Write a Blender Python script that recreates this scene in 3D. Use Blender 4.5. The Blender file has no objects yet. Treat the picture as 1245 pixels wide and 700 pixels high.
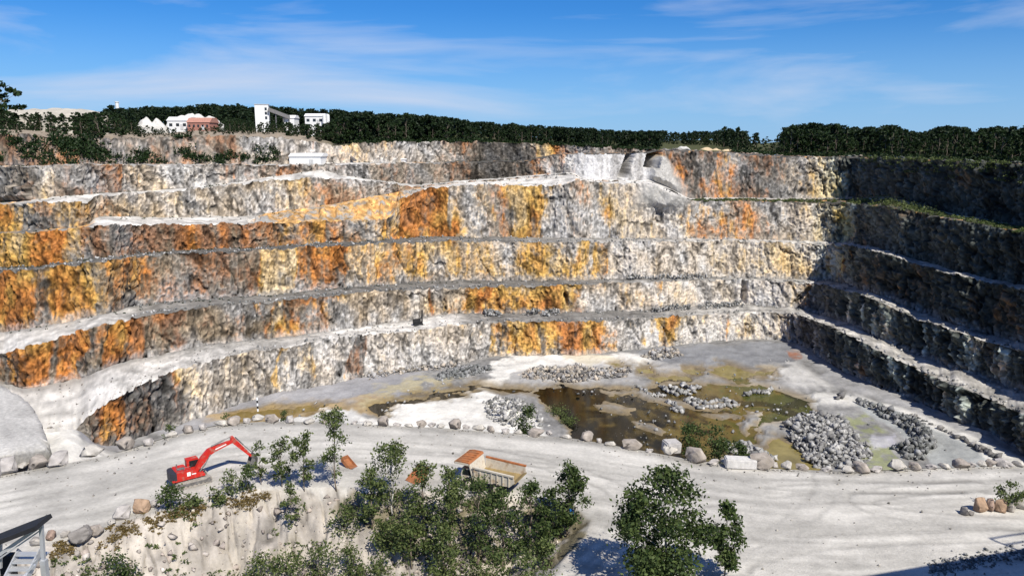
import bpy, bmesh, math, random
import numpy as np
from mathutils import Vector, Matrix
random.seed(7); RNG = np.random.default_rng(7)
D = bpy.data; SC = bpy.context.scene; COL = SC.collection

# ------------------------------------------------------------------ camera, sky, sun, exposure
F = 930.0; CAMH = 39.0; PITCH = math.atan(175 / F)
cam_d = D.cameras.new('camera'); cam = D.objects.new('camera', cam_d); COL.objects.link(cam)
cam_d.sensor_width = 36; cam_d.lens = 36 * F / 1245; cam_d.clip_end = 6000; cam_d.clip_start = 0.5
cam.location = (0, 0, CAMH); cam.rotation_euler = (math.pi / 2 - PITCH, 0, 0)
SC.camera = cam
SUN_AZ, SUN_EL = math.radians(31), math.radians(49)       # azimuth measured from behind the camera to its right
SUNV = Vector((math.cos(SUN_EL) * math.sin(SUN_AZ), -math.cos(SUN_EL) * math.cos(SUN_AZ), math.sin(SUN_EL)))
sl = D.lights.new('sun', 'SUN'); sl.energy = 5.0; sl.angle = math.radians(0.5); sl.color = (1, 0.945, 0.85)
so = D.objects.new('sun', sl); COL.objects.link(so); so.rotation_euler = SUNV.to_track_quat('Z', 'Y').to_euler()
so.location = (60, -80, 120)
w = D.worlds.new('World'); SC.world = w; w.use_nodes = True
wn, wl = w.node_tree.nodes, w.node_tree.links; wn.clear()
def N(nodes, t, **k):
    n = nodes.new(t)
    for a, b in k.items(): setattr(n, a, b)
    return n
sky = N(wn, 'ShaderNodeTexSky', sky_type='NISHITA'); sky.sun_disc = False
sky.sun_elevation = SUN_EL; sky.sun_rotation = math.radians(149); sky.altitude = 200
sky.air_density = 1.0; sky.dust_density = 0.0; sky.ozone_density = 3.0
tc = N(wn, 'ShaderNodeTexCoord')
hs = N(wn, 'ShaderNodeHueSaturation'); hs.inputs['Saturation'].default_value = 1.12; hs.inputs['Value'].default_value = 1.0
wl.new(sky.outputs[0], hs.inputs['Color'])
mp = N(wn, 'ShaderNodeMapping'); mp.inputs['Scale'].default_value = (1.1, 1.1, 8)
mp.inputs['Rotation'].default_value = (0, math.radians(5), 0)
wl.new(tc.outputs['Generated'], mp.inputs[0])
cn = N(wn, 'ShaderNodeTexNoise'); cn.inputs['Scale'].default_value = 1.7; cn.inputs['Detail'].default_value = 7; cn.inputs['Roughness'].default_value = 0.55
cn.inputs['Distortion'].default_value = 0.5
wl.new(mp.outputs[0], cn.inputs['Vector'])
cr = N(wn, 'ShaderNodeValToRGB'); cr.color_ramp.elements[0].position = 0.49; cr.color_ramp.elements[1].position = 0.74
cr.color_ramp.elements[1].color = (0.75, 0.75, 0.75, 1)
wl.new(cn.outputs['Fac'], cr.inputs[0])
mx = N(wn, 'ShaderNodeMix', data_type='RGBA'); wl.new(cr.outputs[0], mx.inputs['Factor'])
ti = N(wn, 'ShaderNodeMix', data_type='RGBA', blend_type='MULTIPLY'); ti.inputs['Factor'].default_value = 1
wl.new(hs.outputs[0], ti.inputs['A']); ti.inputs['B'].default_value = (.27, .74, 1.30, 1)
sx = N(wn, 'ShaderNodeSeparateXYZ'); wl.new(tc.outputs['Generated'], sx.inputs[0])
hz = N(wn, 'ShaderNodeMapRange', interpolation_type='SMOOTHSTEP'); hz.inputs['From Min'].default_value = -.02; hz.inputs['From Max'].default_value = .17
hz.inputs['To Min'].default_value = .72; hz.inputs['To Max'].default_value = 0; wl.new(sx.outputs['Z'], hz.inputs['Value'])
hm = N(wn, 'ShaderNodeMix', data_type='RGBA'); wl.new(hz.outputs[0], hm.inputs['Factor']); wl.new(ti.outputs['Result'], hm.inputs['A']); hm.inputs['B'].default_value = (4.4, 6.6, 10.6, 1)
wl.new(hm.outputs['Result'], mx.inputs['A']); mx.inputs['B'].default_value = (7.4, 8.3, 10.2, 1)
bg = N(wn, 'ShaderNodeBackground'); bg.inputs['Strength'].default_value = 0.068
wl.new(mx.outputs['Result'], bg.inputs['Color'])
wo = N(wn, 'ShaderNodeOutputWorld'); wl.new(bg.outputs[0], wo.inputs[0])
SC.view_settings.view_transform = 'Standard'; SC.view_settings.look = 'None'
SC.view_settings.exposure = 0.3; SC.view_settings.gamma = 1
SC.render.engine = 'CYCLES'

# ------------------------------------------------------------------ projection helpers (pixel + ground level or distance -> point)
CP, SP = math.cos(PITCH), math.sin(PITCH)
def ray(px, py):
    u = (np.asarray(px, float) - 622.5) / F; v = (np.asarray(py, float) - 350) / F
    return u, CP - v * SP, -(SP + v * CP)
def at_z(px, py, z):
    X, Y, Z = ray(px, py); t = (np.asarray(z, float) - CAMH) / Z
    return np.stack(np.broadcast_arrays(X * t, Y * t, z), -1)
def at_y(px, py, yd):
    X, Y, Z = ray(px, py); t = yd / Y
    return np.stack(np.broadcast_arrays(X * t, yd, CAMH + Z * t), -1)
def slope(py):
    _, Y, Z = ray(0, py); return Z / Y

# ------------------------------------------------------------------ noise
_RT = np.random.default_rng(12345).random(65536).astype(np.float32)
def vn(x, y, z, s=0):
    x, y, z = np.broadcast_arrays(np.asarray(x, np.float32), np.asarray(y, np.float32), np.asarray(z, np.float32))
    fi, fj, fk = np.floor(x), np.floor(y), np.floor(z)
    f, g, h = x - fi, y - fj, z - fk
    i = (fi.astype(np.int32) * 7919 + s * 104729); j = fj.astype(np.int32) * 15731; k = fk.astype(np.int32) * 26339
    f = f * f * (3 - 2 * f); g = g * g * (3 - 2 * g); h = h * h * (3 - 2 * h)
    def c(a, b, d):
        n = i + a * 7919; n = n ^ (j + b * 15731) * 3; n = n ^ (k + d * 26339) * 5; n = n * 1103515245 + 12345
        return _RT[(n ^ (n >> 15)) & 65535]
    def L(a, b, t): return a + (b - a) * t
    flat = z.size == 1 or (z.strides and not any(z.strides))
    lo = L(L(c(0,0,0), c(1,0,0), f), L(c(0,1,0), c(1,1,0), f), g)
    if not np.any(h): return lo
    return L(lo, L(L(c(0,0,1), c(1,0,1), f), L(c(0,1,1), c(1,1,1), f), g), h)
def fbm(x, y, z, o=4, s=0, gain=0.5):
    a, t, r = 1.0, 0.0, 0.0
    for q in range(o):
        r = r + a * vn(x * 2.03**q, y * 2.03**q, z * 2.03**q, s + q * 17); t += a; a *= gain
    return r / t
def sstep(a, b, x):
    t = np.clip((x - a) / (b - a), 0, 1); return t * t * (3 - 2 * t)
def smooth(a, sg):
    r = int(sg * 3) + 1; k = np.exp(-0.5 * (np.arange(-r, r + 1) / sg) ** 2); k /= k.sum()
    return np.convolve(np.pad(a, r, mode='edge'), k, mode='valid')
def poly_sd(x, y, poly):
    """signed distance to a polygon, positive inside"""
    P = np.asarray(poly, float); d = np.full(x.shape, 1e9); ins = np.zeros(x.shape, bool); n = len(P)
    for a in range(n):
        x0, y0 = P[a]; x1, y1 = P[(a + 1) % n]
        ex, ey = x1 - x0, y1 - y0; wx, wy = x - x0, y - y0
        t = np.clip((wx * ex + wy * ey) / (ex * ex + ey * ey + 1e-9), 0, 1)
        d = np.minimum(d, (wx - ex * t) ** 2 + (wy - ey * t) ** 2)
        c = ((y0 > y) != (y1 > y)) & (x < (x1 - x0) * (y - y0) / ((y1 - y0) if y1 != y0 else 1e-9) + x0)
        ins ^= c
    return np.where(ins, 1, -1) * np.sqrt(d)

# ------------------------------------------------------------------ materials
MATS = {}
def pmat(name, color=(.5, .5, .5), rough=.8, metal=0, var=.25, scale=3., bump=0., bscale=8., attr=False, spec=.3, grime=None):
    """procedural material: base colour (or the mesh's colour attribute) broken up by noise, with fine bump"""
    if name in MATS: return MATS[name]
    m = D.materials.new(name); m.use_nodes = True; n, l = m.node_tree.nodes, m.node_tree.links
    b = n['Principled BSDF']; b.inputs['Roughness'].default_value = rough; b.inputs['Metallic'].default_value = metal
    b.inputs['Specular IOR Level'].default_value = spec
    t = N(n, 'ShaderNodeTexCoord'); nz = N(n, 'ShaderNodeTexNoise'); nz.inputs['Scale'].default_value = scale; nz.inputs['Detail'].default_value = 6
    nz.inputs['Roughness'].default_value = .65
    l.new(t.outputs['Object'], nz.inputs['Vector'])
    mr = N(n, 'ShaderNodeMapRange'); mr.inputs['From Min'].default_value = .25; mr.inputs['From Max'].default_value = .75
    mr.inputs['To Min'].default_value = 1 - var; mr.inputs['To Max'].default_value = 1 + var
    l.new(nz.outputs['Fac'], mr.inputs['Value'])
    x = N(n, 'ShaderNodeMix', data_type='RGBA', blend_type='MULTIPLY'); x.inputs['Factor'].default_value = 1
    if attr:
        a = N(n, 'ShaderNodeAttribute', attribute_name='col'); l.new(a.outputs['Color'], x.inputs['A'])
    else: x.inputs['A'].default_value = (*color, 1)
    l.new(mr.outputs[0], x.inputs['B']); out = x.outputs['Result']
    if grime:
        g = N(n, 'ShaderNodeTexNoise'); g.inputs['Scale'].default_value = grime[1]; g.inputs['Detail'].default_value = 8
        l.new(t.outputs['Object'], g.inputs['Vector'])
        rr = N(n, 'ShaderNodeValToRGB'); rr.color_ramp.elements[0].position = grime[2]; rr.color_ramp.elements[1].position = grime[2] + .18
        l.new(g.outputs['Fac'], rr.inputs[0])
        y = N(n, 'ShaderNodeMix', data_type='RGBA'); l.new(rr.outputs[0], y.inputs['Factor']); l.new(out, y.inputs['A'])
        y.inputs['B'].default_value = (*grime[0], 1); out = y.outputs['Result']
    l.new(out, b.inputs['Base Color'])
    if bump:
        z = N(n, 'ShaderNodeTexNoise'); z.inputs['Scale'].default_value = bscale; z.inputs['Detail'].default_value = 8; z.inputs['Roughness'].default_value = .7
        l.new(t.outputs['Object'], z.inputs['Vector'])
        bp = N(n, 'ShaderNodeBump'); bp.inputs['Strength'].default_value = bump; bp.inputs['Distance'].default_value = .3
        l.new(z.outputs['Fac'], bp.inputs['Height']); l.new(bp.outputs[0], b.inputs['Normal'])
    MATS[name] = m; return m
M_ROCK = pmat('quarry_rock', rough=.95, var=.30, scale=2.6, bump=.55, bscale=3.5, attr=True, spec=.1)
M_ROAD = pmat('limestone_dust', rough=.95, var=.16, scale=2.2, bump=.4, bscale=5, attr=True, spec=.1)
M_STONE = pmat('boulder_stone', rough=.93, var=.35, scale=1.3, bump=.6, bscale=2.5, attr=True, spec=.1)
M_GROUND = pmat('scrub_ground', rough=.97, var=.3, scale=.6, bump=.4, bscale=2, attr=True, spec=.05)
def leafmat(name, c1, c2):
    m = D.materials.new(name); m.use_nodes = True; n, l = m.node_tree.nodes, m.node_tree.links
    b = n['Principled BSDF']; b.inputs['Roughness'].default_value = .6; b.inputs['Specular IOR Level'].default_value = .25
    g = N(n, 'ShaderNodeNewGeometry'); r = N(n, 'ShaderNodeValToRGB')
    r.color_ramp.elements[0].color = (*c1, 1); r.color_ramp.elements[1].color = (*c2, 1)
    l.new(g.outputs['Random Per Island'], r.inputs[0]); l.new(r.outputs[0], b.inputs['Base Color'])
    tr = N(n, 'ShaderNodeBsdfTranslucent'); l.new(r.outputs[0], tr.inputs['Color'])
    ms = N(n, 'ShaderNodeMixShader'); ms.inputs[0].default_value = .25
    l.new(b.outputs[0], ms.inputs[1]); l.new(tr.outputs[0], ms.inputs[2]); l.new(ms.outputs[0], n['Material Output'].inputs[0])
    return m
M_LEAF = leafmat('birch_leaves', (.03, .055, .013), (.15, .18, .06))
M_LEAF2 = leafmat('dark_leaves', (.016, .036, .009), (.10, .135, .04))
M_FAR = leafmat('forest_leaves', (.008, .019, .006), (.018, .034, .010))
M_FAR2 = leafmat('rim_tree_leaves', (.009, .022, .006), (.026, .050, .012))
M_DRY = leafmat('dry_grass', (.12, .085, .03), (.22, .16, .06))
M_BARK = pmat('bark', (.16, .13, .10), .9, var=.5, scale=6)
M_BARKW = pmat('pale_bark', (.42, .40, .36), .85, var=.4, scale=5, grime=((.05, .045, .04), 7, .56))

# ------------------------------------------------------------------ mesh helpers
def mesh_np(name, V, FA, mat, col=None, smooth_=False):
    me = D.meshes.new(name); V = np.ascontiguousarray(V, np.float32).reshape(-1, 3); FA = np.ascontiguousarray(FA, np.int32)
    k = FA.shape[1]; nf = len(FA)
    me.vertices.add(len(V)); me.vertices.foreach_set('co', V.ravel())
    me.loops.add(nf * k); me.loops.foreach_set('vertex_index', FA.ravel())
    me.polygons.add(nf); me.polygons.foreach_set('loop_start', np.arange(0, nf * k, k, dtype=np.int32))
    me.polygons.foreach_set('loop_total', np.full(nf, k, np.int32))
    if smooth_: me.polygons.foreach_set('use_smooth', np.ones(nf, bool))
    if col is not None:
        at = me.color_attributes.new('col', 'FLOAT_COLOR', 'POINT')
        c = np.ones((len(V), 4), np.float32); c[:, :3] = np.asarray(col, np.float32).reshape(-1, 3); at.data.foreach_set('color', c.ravel())
    me.materials.append(mat); me.update(calc_edges=True); return me
def link(name, me, parent=None, loc=None):
    o = D.objects.new(name, me); COL.objects.link(o)
    if parent is not None: o.parent = parent
    if loc is not None: o.location = loc
    return o
def tag(o, label=None, cat=None, group=None, kind=None):
    if label: o['label'] = label
    if cat: o['category'] = cat
    if group: o['group'] = group
    if kind: o['kind'] = kind
    return o
def empty(name, loc, rz=0, label=None, cat=None, group=None):
    o = D.objects.new(name, None); COL.objects.link(o); o.location = [float(q) for q in loc]; o.rotation_euler = (0, 0, rz)
    o.empty_display_size = .5
    return tag(o, label, cat, group)
def gridfaces(R, C):
    a = np.arange(R * C).reshape(R, C)
    return np.stack([a[:-1, :-1], a[:-1, 1:], a[1:, 1:], a[1:, :-1]], -1).reshape(-1, 4)
def grid_obj(name, P, colr, mat, label=None, cat=None, kind='structure', smooth_=False):
    R, C = P.shape[:2]
    o = link(name, mesh_np(name, P.reshape(-1, 3), gridfaces(R, C), mat, colr.reshape(-1, 3), smooth_))
    return tag(o, label, cat, kind=kind)
class MB:
    """collects boxes, prisms, tubes; build() links them as one mesh object"""
    def __init__(s): s.bm = bmesh.new()
    def box(s, c, size, rot=None, bev=0):
        r = bmesh.ops.create_cube(s.bm, size=1); vs = r['verts']
        bmesh.ops.scale(s.bm, vec=size, verts=vs)
        if bev:
            es = list({e for v in vs for e in v.link_edges}); q = bmesh.ops.bevel(s.bm, geom=es, offset=bev, segments=2, affect='EDGES')
            vs = list({v for v in q['verts']} | {v for v in vs if v.is_valid})
        if rot is not None: bmesh.ops.rotate(s.bm, cent=(0, 0, 0), matrix=rot, verts=vs)
        bmesh.ops.translate(s.bm, vec=c, verts=vs); return s
    def prism(s, pts, axis, a, b):
        """extrude a 2D outline along axis ('x','y','z') from a to b"""
        def mk(p, t): return {'x': (t, p[0], p[1]), 'y': (p[0], t, p[1]), 'z': (p[0], p[1], t)}[axis]
        A = [s.bm.verts.new(mk(p, a)) for p in pts]; B = [s.bm.verts.new(mk(p, b)) for p in pts]
        s.bm.faces.new(A); s.bm.faces.new(B[::-1]); n = len(pts)
        for i in range(n): s.bm.faces.new((A[i], B[i], B[(i + 1) % n], A[(i + 1) % n]))
        return s
    def tube(s, p0, p1, r0, r1=None, n=8):
        r1 = r0 if r1 is None else r1; p0, p1 = Vector(p0), Vector(p1); d = (p1 - p0)
        if d.length < 1e-6: return s
        q = d.to_track_quat('Z', 'Y')
        A = [s.bm.verts.new(p0 + q @ Vector((r0 * math.cos(2 * math.pi * i / n), r0 * math.sin(2 * math.pi * i / n), 0))) for i in range(n)]
        B = [s.bm.verts.new(p1 + q @ Vector((r1 * math.cos(2 * math.pi * i / n), r1 * math.sin(2 * math.pi * i / n), 0))) for i in range(n)]
        s.bm.faces.new(A[::-1]); s.bm.faces.new(B)
        for i in range(n): s.bm.faces.new((A[i], A[(i + 1) % n], B[(i + 1) % n], B[i]))
        return s
    def beam(s, p0, p1, wd, ht):
        p0, p1 = Vector(p0), Vector(p1); d = p1 - p0; q = d.to_track_quat('Y', 'Z').to_matrix()
        return s.box((p0 + p1) / 2, (wd, d.length, ht), q)
    def build(s, name, mat, parent=None, loc=None, smooth_=False):
        bmesh.ops.recalc_face_normals(s.bm, faces=s.bm.faces)
        me = D.meshes.new(name); s.bm.to_mesh(me); s.bm.free(); me.materials.append(mat)
        if smooth_: me.polygons.foreach_set('use_smooth', np.ones(len(me.polygons), bool))
        return link(name, me, parent, loc)

# ================================================================== QUARRY: faces and benches lofted along the traced crest and toe lines
XA, XB, DX = -150, 1480, 0.95
PX = np.arange(XA, XB, DX); NC = len(PX)
LSEED = 0; JIT = 1
def line(pts, sg=4):
    p = np.array(pts, float); a = smooth(np.interp(PX, p[:, 0], p[:, 1]), sg / DX)
    if sg <= 4: global LSEED; LSEED += 1; a = a + (fbm(PX / 7, 0 * PX, LSEED, 3, 900 + LSEED) - .5) * 3.0 * JIT
    return a
T0 = line([(-70,540),(60,528),(95,524),(104,530),(112,540),(125,545),(150,542),(200,523),(250,507),(300,488),(350,476),(400,468),(450,457),(500,450),(560,443),(585,436),(600,433),(650,432),(700,432),(750,427),(800,422),(850,416),(900,413),(940,412),(969,417),(1000,436),(1023,450),(1064,469),(1116,489),(1154,505),(1167,515),(1212,531),(1245,552),(1320,590)])
C1 = line([(-70,539),(60,527),(95,521),(100,514),(112,503),(130,490),(150,479),(180,465),(210,451),(250,439),(300,428),(350,422),(385,415),(400,411),(450,406),(500,403),(540,396),(585,392),(700,391),(750,389),(800,386),(850,383),(900,380),(950,380),(975,384),(1004,395),(1054,419),(1092,438),(1140,459),(1187,478),(1222,495),(1245,504),(1320,535)])
T1 = line([(-70,452),(0,464),(30,473),(60,467),(100,460),(140,443),(165,436),(200,431),(221,426),(250,419),(290,415),(330,410),(362,408),(400,402),(430,398),(471,393),(500,389),(520,384),(580,381),(630,381),(680,380),(750,378),(800,377),(850,372),(900,370),(951,373),(977,375),(995,381),(1026,390),(1092,422),(1151,445),(1187,456),(1245,476),(1320,505)])
C2 = line([(-70,448),(0,431),(40,420),(80,408),(120,396),(161,387),(201,380),(250,374),(290,370),(330,367),(370,363),(411,358),(451,355),(500,352),(560,350),(620,348),(681,347),(750,344),(800,342),(850,340),(911,340),(951,342),(995,346),(1035,355),(1075,369),(1115,388),(1156,401),(1196,414),(1245,427),(1320,449)])
T2 = line([(-70,415),(0,405),(40,399),(80,391),(120,383),(140,378),(167,371),(201,367),(250,363),(330,359),(390,351),(451,347),(500,344),(540,340),(590,341),(660,341),(700,340),(750,339),(850,338),(870,336),(931,338),(995,340),(1027,344),(1075,361),(1099,372),(1156,392),(1176,399),(1245,417),(1320,438)])
C3 = line([(-70,339),(0,331),(40,328),(70,324),(100,321),(140,316),(181,311),(250,307),(330,304),(370,301),(431,298),(500,295),(550,293),(600,294),(661,295),(700,294),(800,293),(900,293),(950,295),(1033,299),(1061,304),(1115,322),(1156,332),(1196,342),(1245,352),(1320,366)], 3)
T3 = line([(-70,334),(0,326),(40,323),(70,319),(100,316),(140,312),(181,307),(250,303),(330,300),(370,297),(431,294),(470,291),(520,288),(560,288),(700,289),(850,290),(950,292),(1033,295),(1061,299),(1115,316),(1156,327),(1196,337),(1245,347),(1320,361)], 3)
JIT = .5
C4 = line([(-70,290),(0,284),(60,281),(112,276),(140,274),(200,273),(290,272),(330,271),(390,270),(431,268),(470,267),(478,262),(484,243),(500,236),(520,228),(560,225),(600,225),(650,226),(690,225),(702,218),(716,219),(724,222),(780,223),(800,226),(820,237),(838,245),(900,245),(950,246),(1040,248),(1101,256),(1163,268),(1245,283),(1320,296)], 3)
T4 = line([(-70,288),(0,282),(60,279),(108,274),(114,265),(122,263),(150,263),(200,264),(290,263),(310,261),(350,256),(400,249),(450,240),(480,234),(520,226.5),(560,222),(600,220),(640,216),(680,213),(698,212),(706,219),(740,221),(790,221),(812,230),(838,243),(900,242),(950,243),(1040,243),(1080,243),(1101,248),(1135,256),(1163,262),(1245,277),(1320,290)], 3)
C5 = line([(-70,254),(0,249),(60,246),(100,245),(109,246),(115,238),(150,236),(200,233),(250,229),(300,223),(330,219),(370,217),(420,217),(450,220),(500,226),(520,225),(560,221),(600,219),(640,215),(680,212),(698,211),(706,218),(740,220),(790,220),(812,229),(838,242),(900,241),(950,242),(1040,242),(1080,242),(1101,247),(1135,255),(1163,261),(1245,276),(1320,289)], 3)
T5 = line([(-70,251),(0,246),(40,243),(60,240),(112,235.5),(150,233.5),(200,230.5),(250,226.5),(300,220),(340,214),(375,208),(392,207),(420,214),(450,218),(500,224),(520,223.5),(560,219.5),(600,217.5),(640,213.5),(680,210.5),(698,209.5),(706,216.5),(740,219),(790,219),(812,228),(838,241),(900,240),(950,241),(1040,240),(1080,239),(1101,244),(1135,253),(1163,260),(1245,275),(1320,288)], 3)
C6 = line([(-70,204),(0,203),(40,202),(100,200.5),(250,200.5),(350,201),(400,200),(430,199),(500,198.5),(560,197),(640,196),(665,190),(690,188),(705,187),(790,187),(803,183),(840,184),(881,186),(950,191),(1064,192),(1151,196),(1245,200),(1320,203)], 3)
T6 = C6 - 1.0
C7 = line([(-70,168),(0,163),(60,166),(110,170),(150,168),(200,168),(240,165),(300,166),(340,167),(380,172),(410,178),(430,174),(500,172.5),(580,172),(640,174),(700,177),(740,180),(790,183),(803,180),(840,182),(881,184),(950,189),(1064,190),(1151,194),(1245,198),(1320,201)], 3)
Z0 = line([(-70,-2.2),(90,-2.2),(104,-3.5),(120,-6),(150,-8),(200,-10),(1320,-10)], 6)

def depth_flat(zc, yprev, py, wmin, wmax):
    m = slope(py); y = np.where(m < -0.004, (zc - CAMH) / np.minimum(m, -0.004), 1e9)
    return np.clip(y, yprev + wmin, yprev + wmax)
nodes = []                                                # (Y, py, z) per column
Y = (Z0 - CAMH) / slope(T0); nodes.append((Y, T0))
setb = [.16, .16, .16, .2, .2, .2, .9]
wl_ = [(1, 26), (2.5, 20), (1.5, 10), (3, 12), (.6, 5), (5, 9)]
tops = [(C1, T1), (C2, T2), (C3, T3), (C4, T4), (C5, T5), (C6, T6), (C7, None)]
for i, (cy, ty) in enumerate(tops):
    yt, pyt = nodes[-1]; zt = CAMH + slope(pyt) * yt; s_ = setb[i]
    if i < 5: s_ = np.interp(PX, [960, 1020], [s_, .07])
    if i == 6: s_ = np.interp(PX, [380, 440, 690, 720], [1.2, .25, .25, .3])
    if i == 5: s_ = np.interp(PX, [640, 700, 790, 830, 860], [.2, .3, .35, .5, .2])
    m = slope(cy); yc = (yt + s_ * (CAMH - zt)) / (1 - s_ * m); yc = np.maximum(yc, yt + .4); yc = smooth(yc, 5)
    nodes.append((yc, cy))
    if ty is not None:
        zc = CAMH + m * yc; y2 = depth_flat(zc, yc, ty, *wl_[i])
        xc = [990, 1014, 1036, 1042, 1042, 1042][i]; j0 = int((945 - XA) / DX); jc = int((xc - XA) / DX); je = int((xc + 55 - XA) / DX)
        st_ = y2[j0]; hold = st_ - (PX - 945) * .03; y2[j0:jc] = np.maximum(y2[j0:jc], hold[j0:jc])
        y2[jc:je] = np.maximum(y2[jc:je], np.linspace(y2[jc - 1], y2[je], je - jc))
        if i >= 3: y2 = smooth(y2, 12)
        else: y2 = smooth(y2, 7)
        nodes.append((y2, ty))
NODE = [at_y(PX, py, yy) for yy, py in nodes]             # 14 polylines T0 C1 T1 ... C7
# floor: from the hidden foot of the road embankment up to the toe of the lowest face
EDGE_P = [(-120,592),(0,578),(60,567),(130,554),(200,532),(260,517),(320,512),(400,513),(450,516),(550,521),(640,528),(700,533),(760,544),(820,555),(900,566),(950,570),(1030,573),(1100,570),(1245,566),(1330,563)]
EDGE = line(EDGE_P, 6)
FB = np.maximum(EDGE + 26, T0 + 4)
ZB = np.interp(PX, [-70, 60, 110, 180, 240], [-2.6, -2.6, -4.5, -9, -10])
nodeFB = at_z(PX, FB, ZB)

def seg(A, B, n, first=False):
    t = np.linspace(0, 1, n + 1)[(0 if first else 1):]
    return A[None] + (B - A)[None] * t[:, None, None], t
rowsP, rowsW, rowsV, rowsK = [], [], [], []              # position, displacement weight, v along the segment, segment id
nfl = 150; P_, t_ = seg(nodeFB, NODE[0], nfl, True)
rowsP.append(P_); rowsW.append(np.zeros(len(t_))); rowsV.append(t_); rowsK.append(np.full(len(t_), -1))
cnt = [46, 12, 40, 12, 52, 8, 54, 26, 34, 6, 52, 6, 34]
for i in range(13):
    P_, t_ = seg(NODE[i], NODE[i + 1], cnt[i]); rowsP.append(P_); rowsV.append(t_); rowsK.append(np.full(len(t_), i))
    if i % 2 == 0: wgt = np.clip(t_ * 6, 0, 1) * 0.85 + .15; wgt[-1] *= .7
    else: wgt = np.clip(1 - t_ * 4, 0, 1) * .7; wgt[-1] = .15
    rowsW.append(wgt)
GP = np.concatenate(rowsP); GW = np.concatenate(rowsW); GV = np.concatenate(rowsV); GK = np.concatenate(rowsK)
NR = len(GP)
u_, Yr, Zr = GP[..., 0], GP[..., 1], GP[..., 2]
def project(P):
    x, y, z = P[..., 0], P[..., 1], P[..., 2] - CAMH
    dpt = y * CP - z * SP; up = y * SP + z * CP
    return 622.5 + F * x / dpt, 350 - F * up / dpt
GPX, GPY = project(GP)
# horizontal outward normal of every column
tx = np.gradient(smooth(NODE[0][:, 0], 1)); 
NRM = np.zeros_like(GP[..., :2])
for r in range(NR):
    gx = np.gradient(smooth(GP[r, :, 0], 9)); gy = np.gradient(smooth(GP[r, :, 1], 9)); L = np.hypot(gx, gy) + 1e-9
    NRM[r, :, 0] = gy / L; NRM[r, :, 1] = -gx / L
X_, Y_, Z_ = GP[..., 0], GP[..., 1], GP[..., 2]
ARC = np.cumsum(np.hypot(np.gradient(X_, axis=1), np.gradient(Y_, axis=1)), axis=1)
for k_ in range(13):                                    # one arc length for a whole face, so that its joints stand upright
    q_ = np.where(GK == k_)[0]; ARC[q_] = ARC[q_[len(q_) // 2]][None]
lev = (GK // 2)[:, None] * 37.0
a1 = fbm(ARC / 11, Z_ / 26, lev, 3, 1) - .5                      # big scallops
a2 = fbm(ARC / 2.6, Z_ / 8, lev, 4, 5) - .5                      # vertical ribs
a3 = np.abs(fbm(ARC / 4.5 + Z_ * .08, Z_ / 7, lev + 9, 4, 11) - .5) # cracks
a4 = fbm(ARC / 0.8, Z_ / 1.0, lev, 3, 23) - .5                   # blocks
a5 = fbm(ARC / .45, Z_ / .5, lev, 2, 29) - .5
blk = (vn(np.floor(ARC / 2.4 + a2 * 2), np.floor(Z_ / 4.6 + a1 * 5), lev, 41) - .5) * 1.5 + (vn(np.floor(ARC / .95 + a2 * 2), np.floor(Z_ / 1.7 + a4 * 2), lev, 43) - .5) * .9
flute = np.abs(np.sin(ARC * math.pi / 1.35 + a1 * 6)) - .6
flm = np.interp(PX, [230, 260, 330, 360, 400, 420, 560, 580, 730, 760, 900, 960], [0, .8, .8, .2, .3, 1, 1, .35, .35, .6, .5, .2])[None]
flm = flm * np.isin(GK, (0, 2, 4))[:, None]
DSP = a1 * 2.0 + a2 * 1.0 + a5 * 1.6 - np.clip(.055 - a3, 0, 1) * 26 * sstep(.35, .6, fbm(ARC / 9, Z_ / 9, lev, 2, 77)) + a4 * 1.5 + blk * 1.0 + flute * .95 * flm
amp = np.interp(PX, [-70, 950, 1010, 1320], [.40, .34, .8, .95])[None]
DSP = DSP * amp
# dark clefts, the ledge at far left, the talus cone below the light grey cut
def cleft(x0, y0, x1, y1, wd, dep):
    t = np.clip((GPY - y0) / (y1 - y0), -.2, 1.2); cx = x0 + (x1 - x0) * t
    return -dep * np.clip(1 - np.abs(GPX - cx) / wd, 0, 1) ** .5 * ((t > -.05) & (t < 1.02))
DSP += cleft(767, 187, 757, 216, 6, 12) + cleft(796, 184, 791, 204, 9, 14) + cleft(905, 343, 904, 369, 4, 3) + cleft(687, 356, 690, 372, 2.5, 1.6)
DSP += cleft(985, 348, 965, 372, 4, 2.5)
cone = np.clip(1 - np.abs(GPX - (803 + (GPY - 190) * .05)) / (8 + np.clip(GPY - 188, 0, 80) * .62), 0, 1) * sstep(186, 196, GPY) * (1 - sstep(236, 262, GPY))
coneM = cone * (GK >= 6)[:, None]
DSP = DSP * (1 - .6 * np.clip(coneM * 2, 0, 1)) + np.clip(coneM * 1.6, 0, 1) * 2.6
greyM = sstep(692, 702, GPX) * (1 - sstep(788, 796, GPX)) * (GK == 10)[:, None]
DSP = np.where(DSP < -4, DSP, DSP * (1 - .45 * greyM))
DSP = DSP + 1.6 * ((GPX < 38) & (GPY > 226) & (GK == 10)[:, None])
soft = (GK >= 11)[:, None] & (GPX < 430)                        # vegetated slope above the rim
DSP = np.where(soft, DSP * .7, DSP)
GW2 = GW[:, None] * np.ones((1, NC))
GD = GP.copy()
GD[..., 0] += NRM[..., 0] * DSP * GW2; GD[..., 1] += NRM[..., 1] * DSP * GW2
GD[..., 2] += (fbm(X_ / 3, Y_ / 3, 0, 3, 61) - .5) * .5 * np.where((GK % 2 == 1)[:, None], 1, 0)
GD[..., 2] += np.where((GK == 7)[:, None] & (GPX > 300) & (GPX < 500), np.sin(np.clip(GV[:, None], 0, 1) * math.pi) * ((a2 * 1.6 + a4 * 1.4 + blk * .5)), 0)
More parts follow.
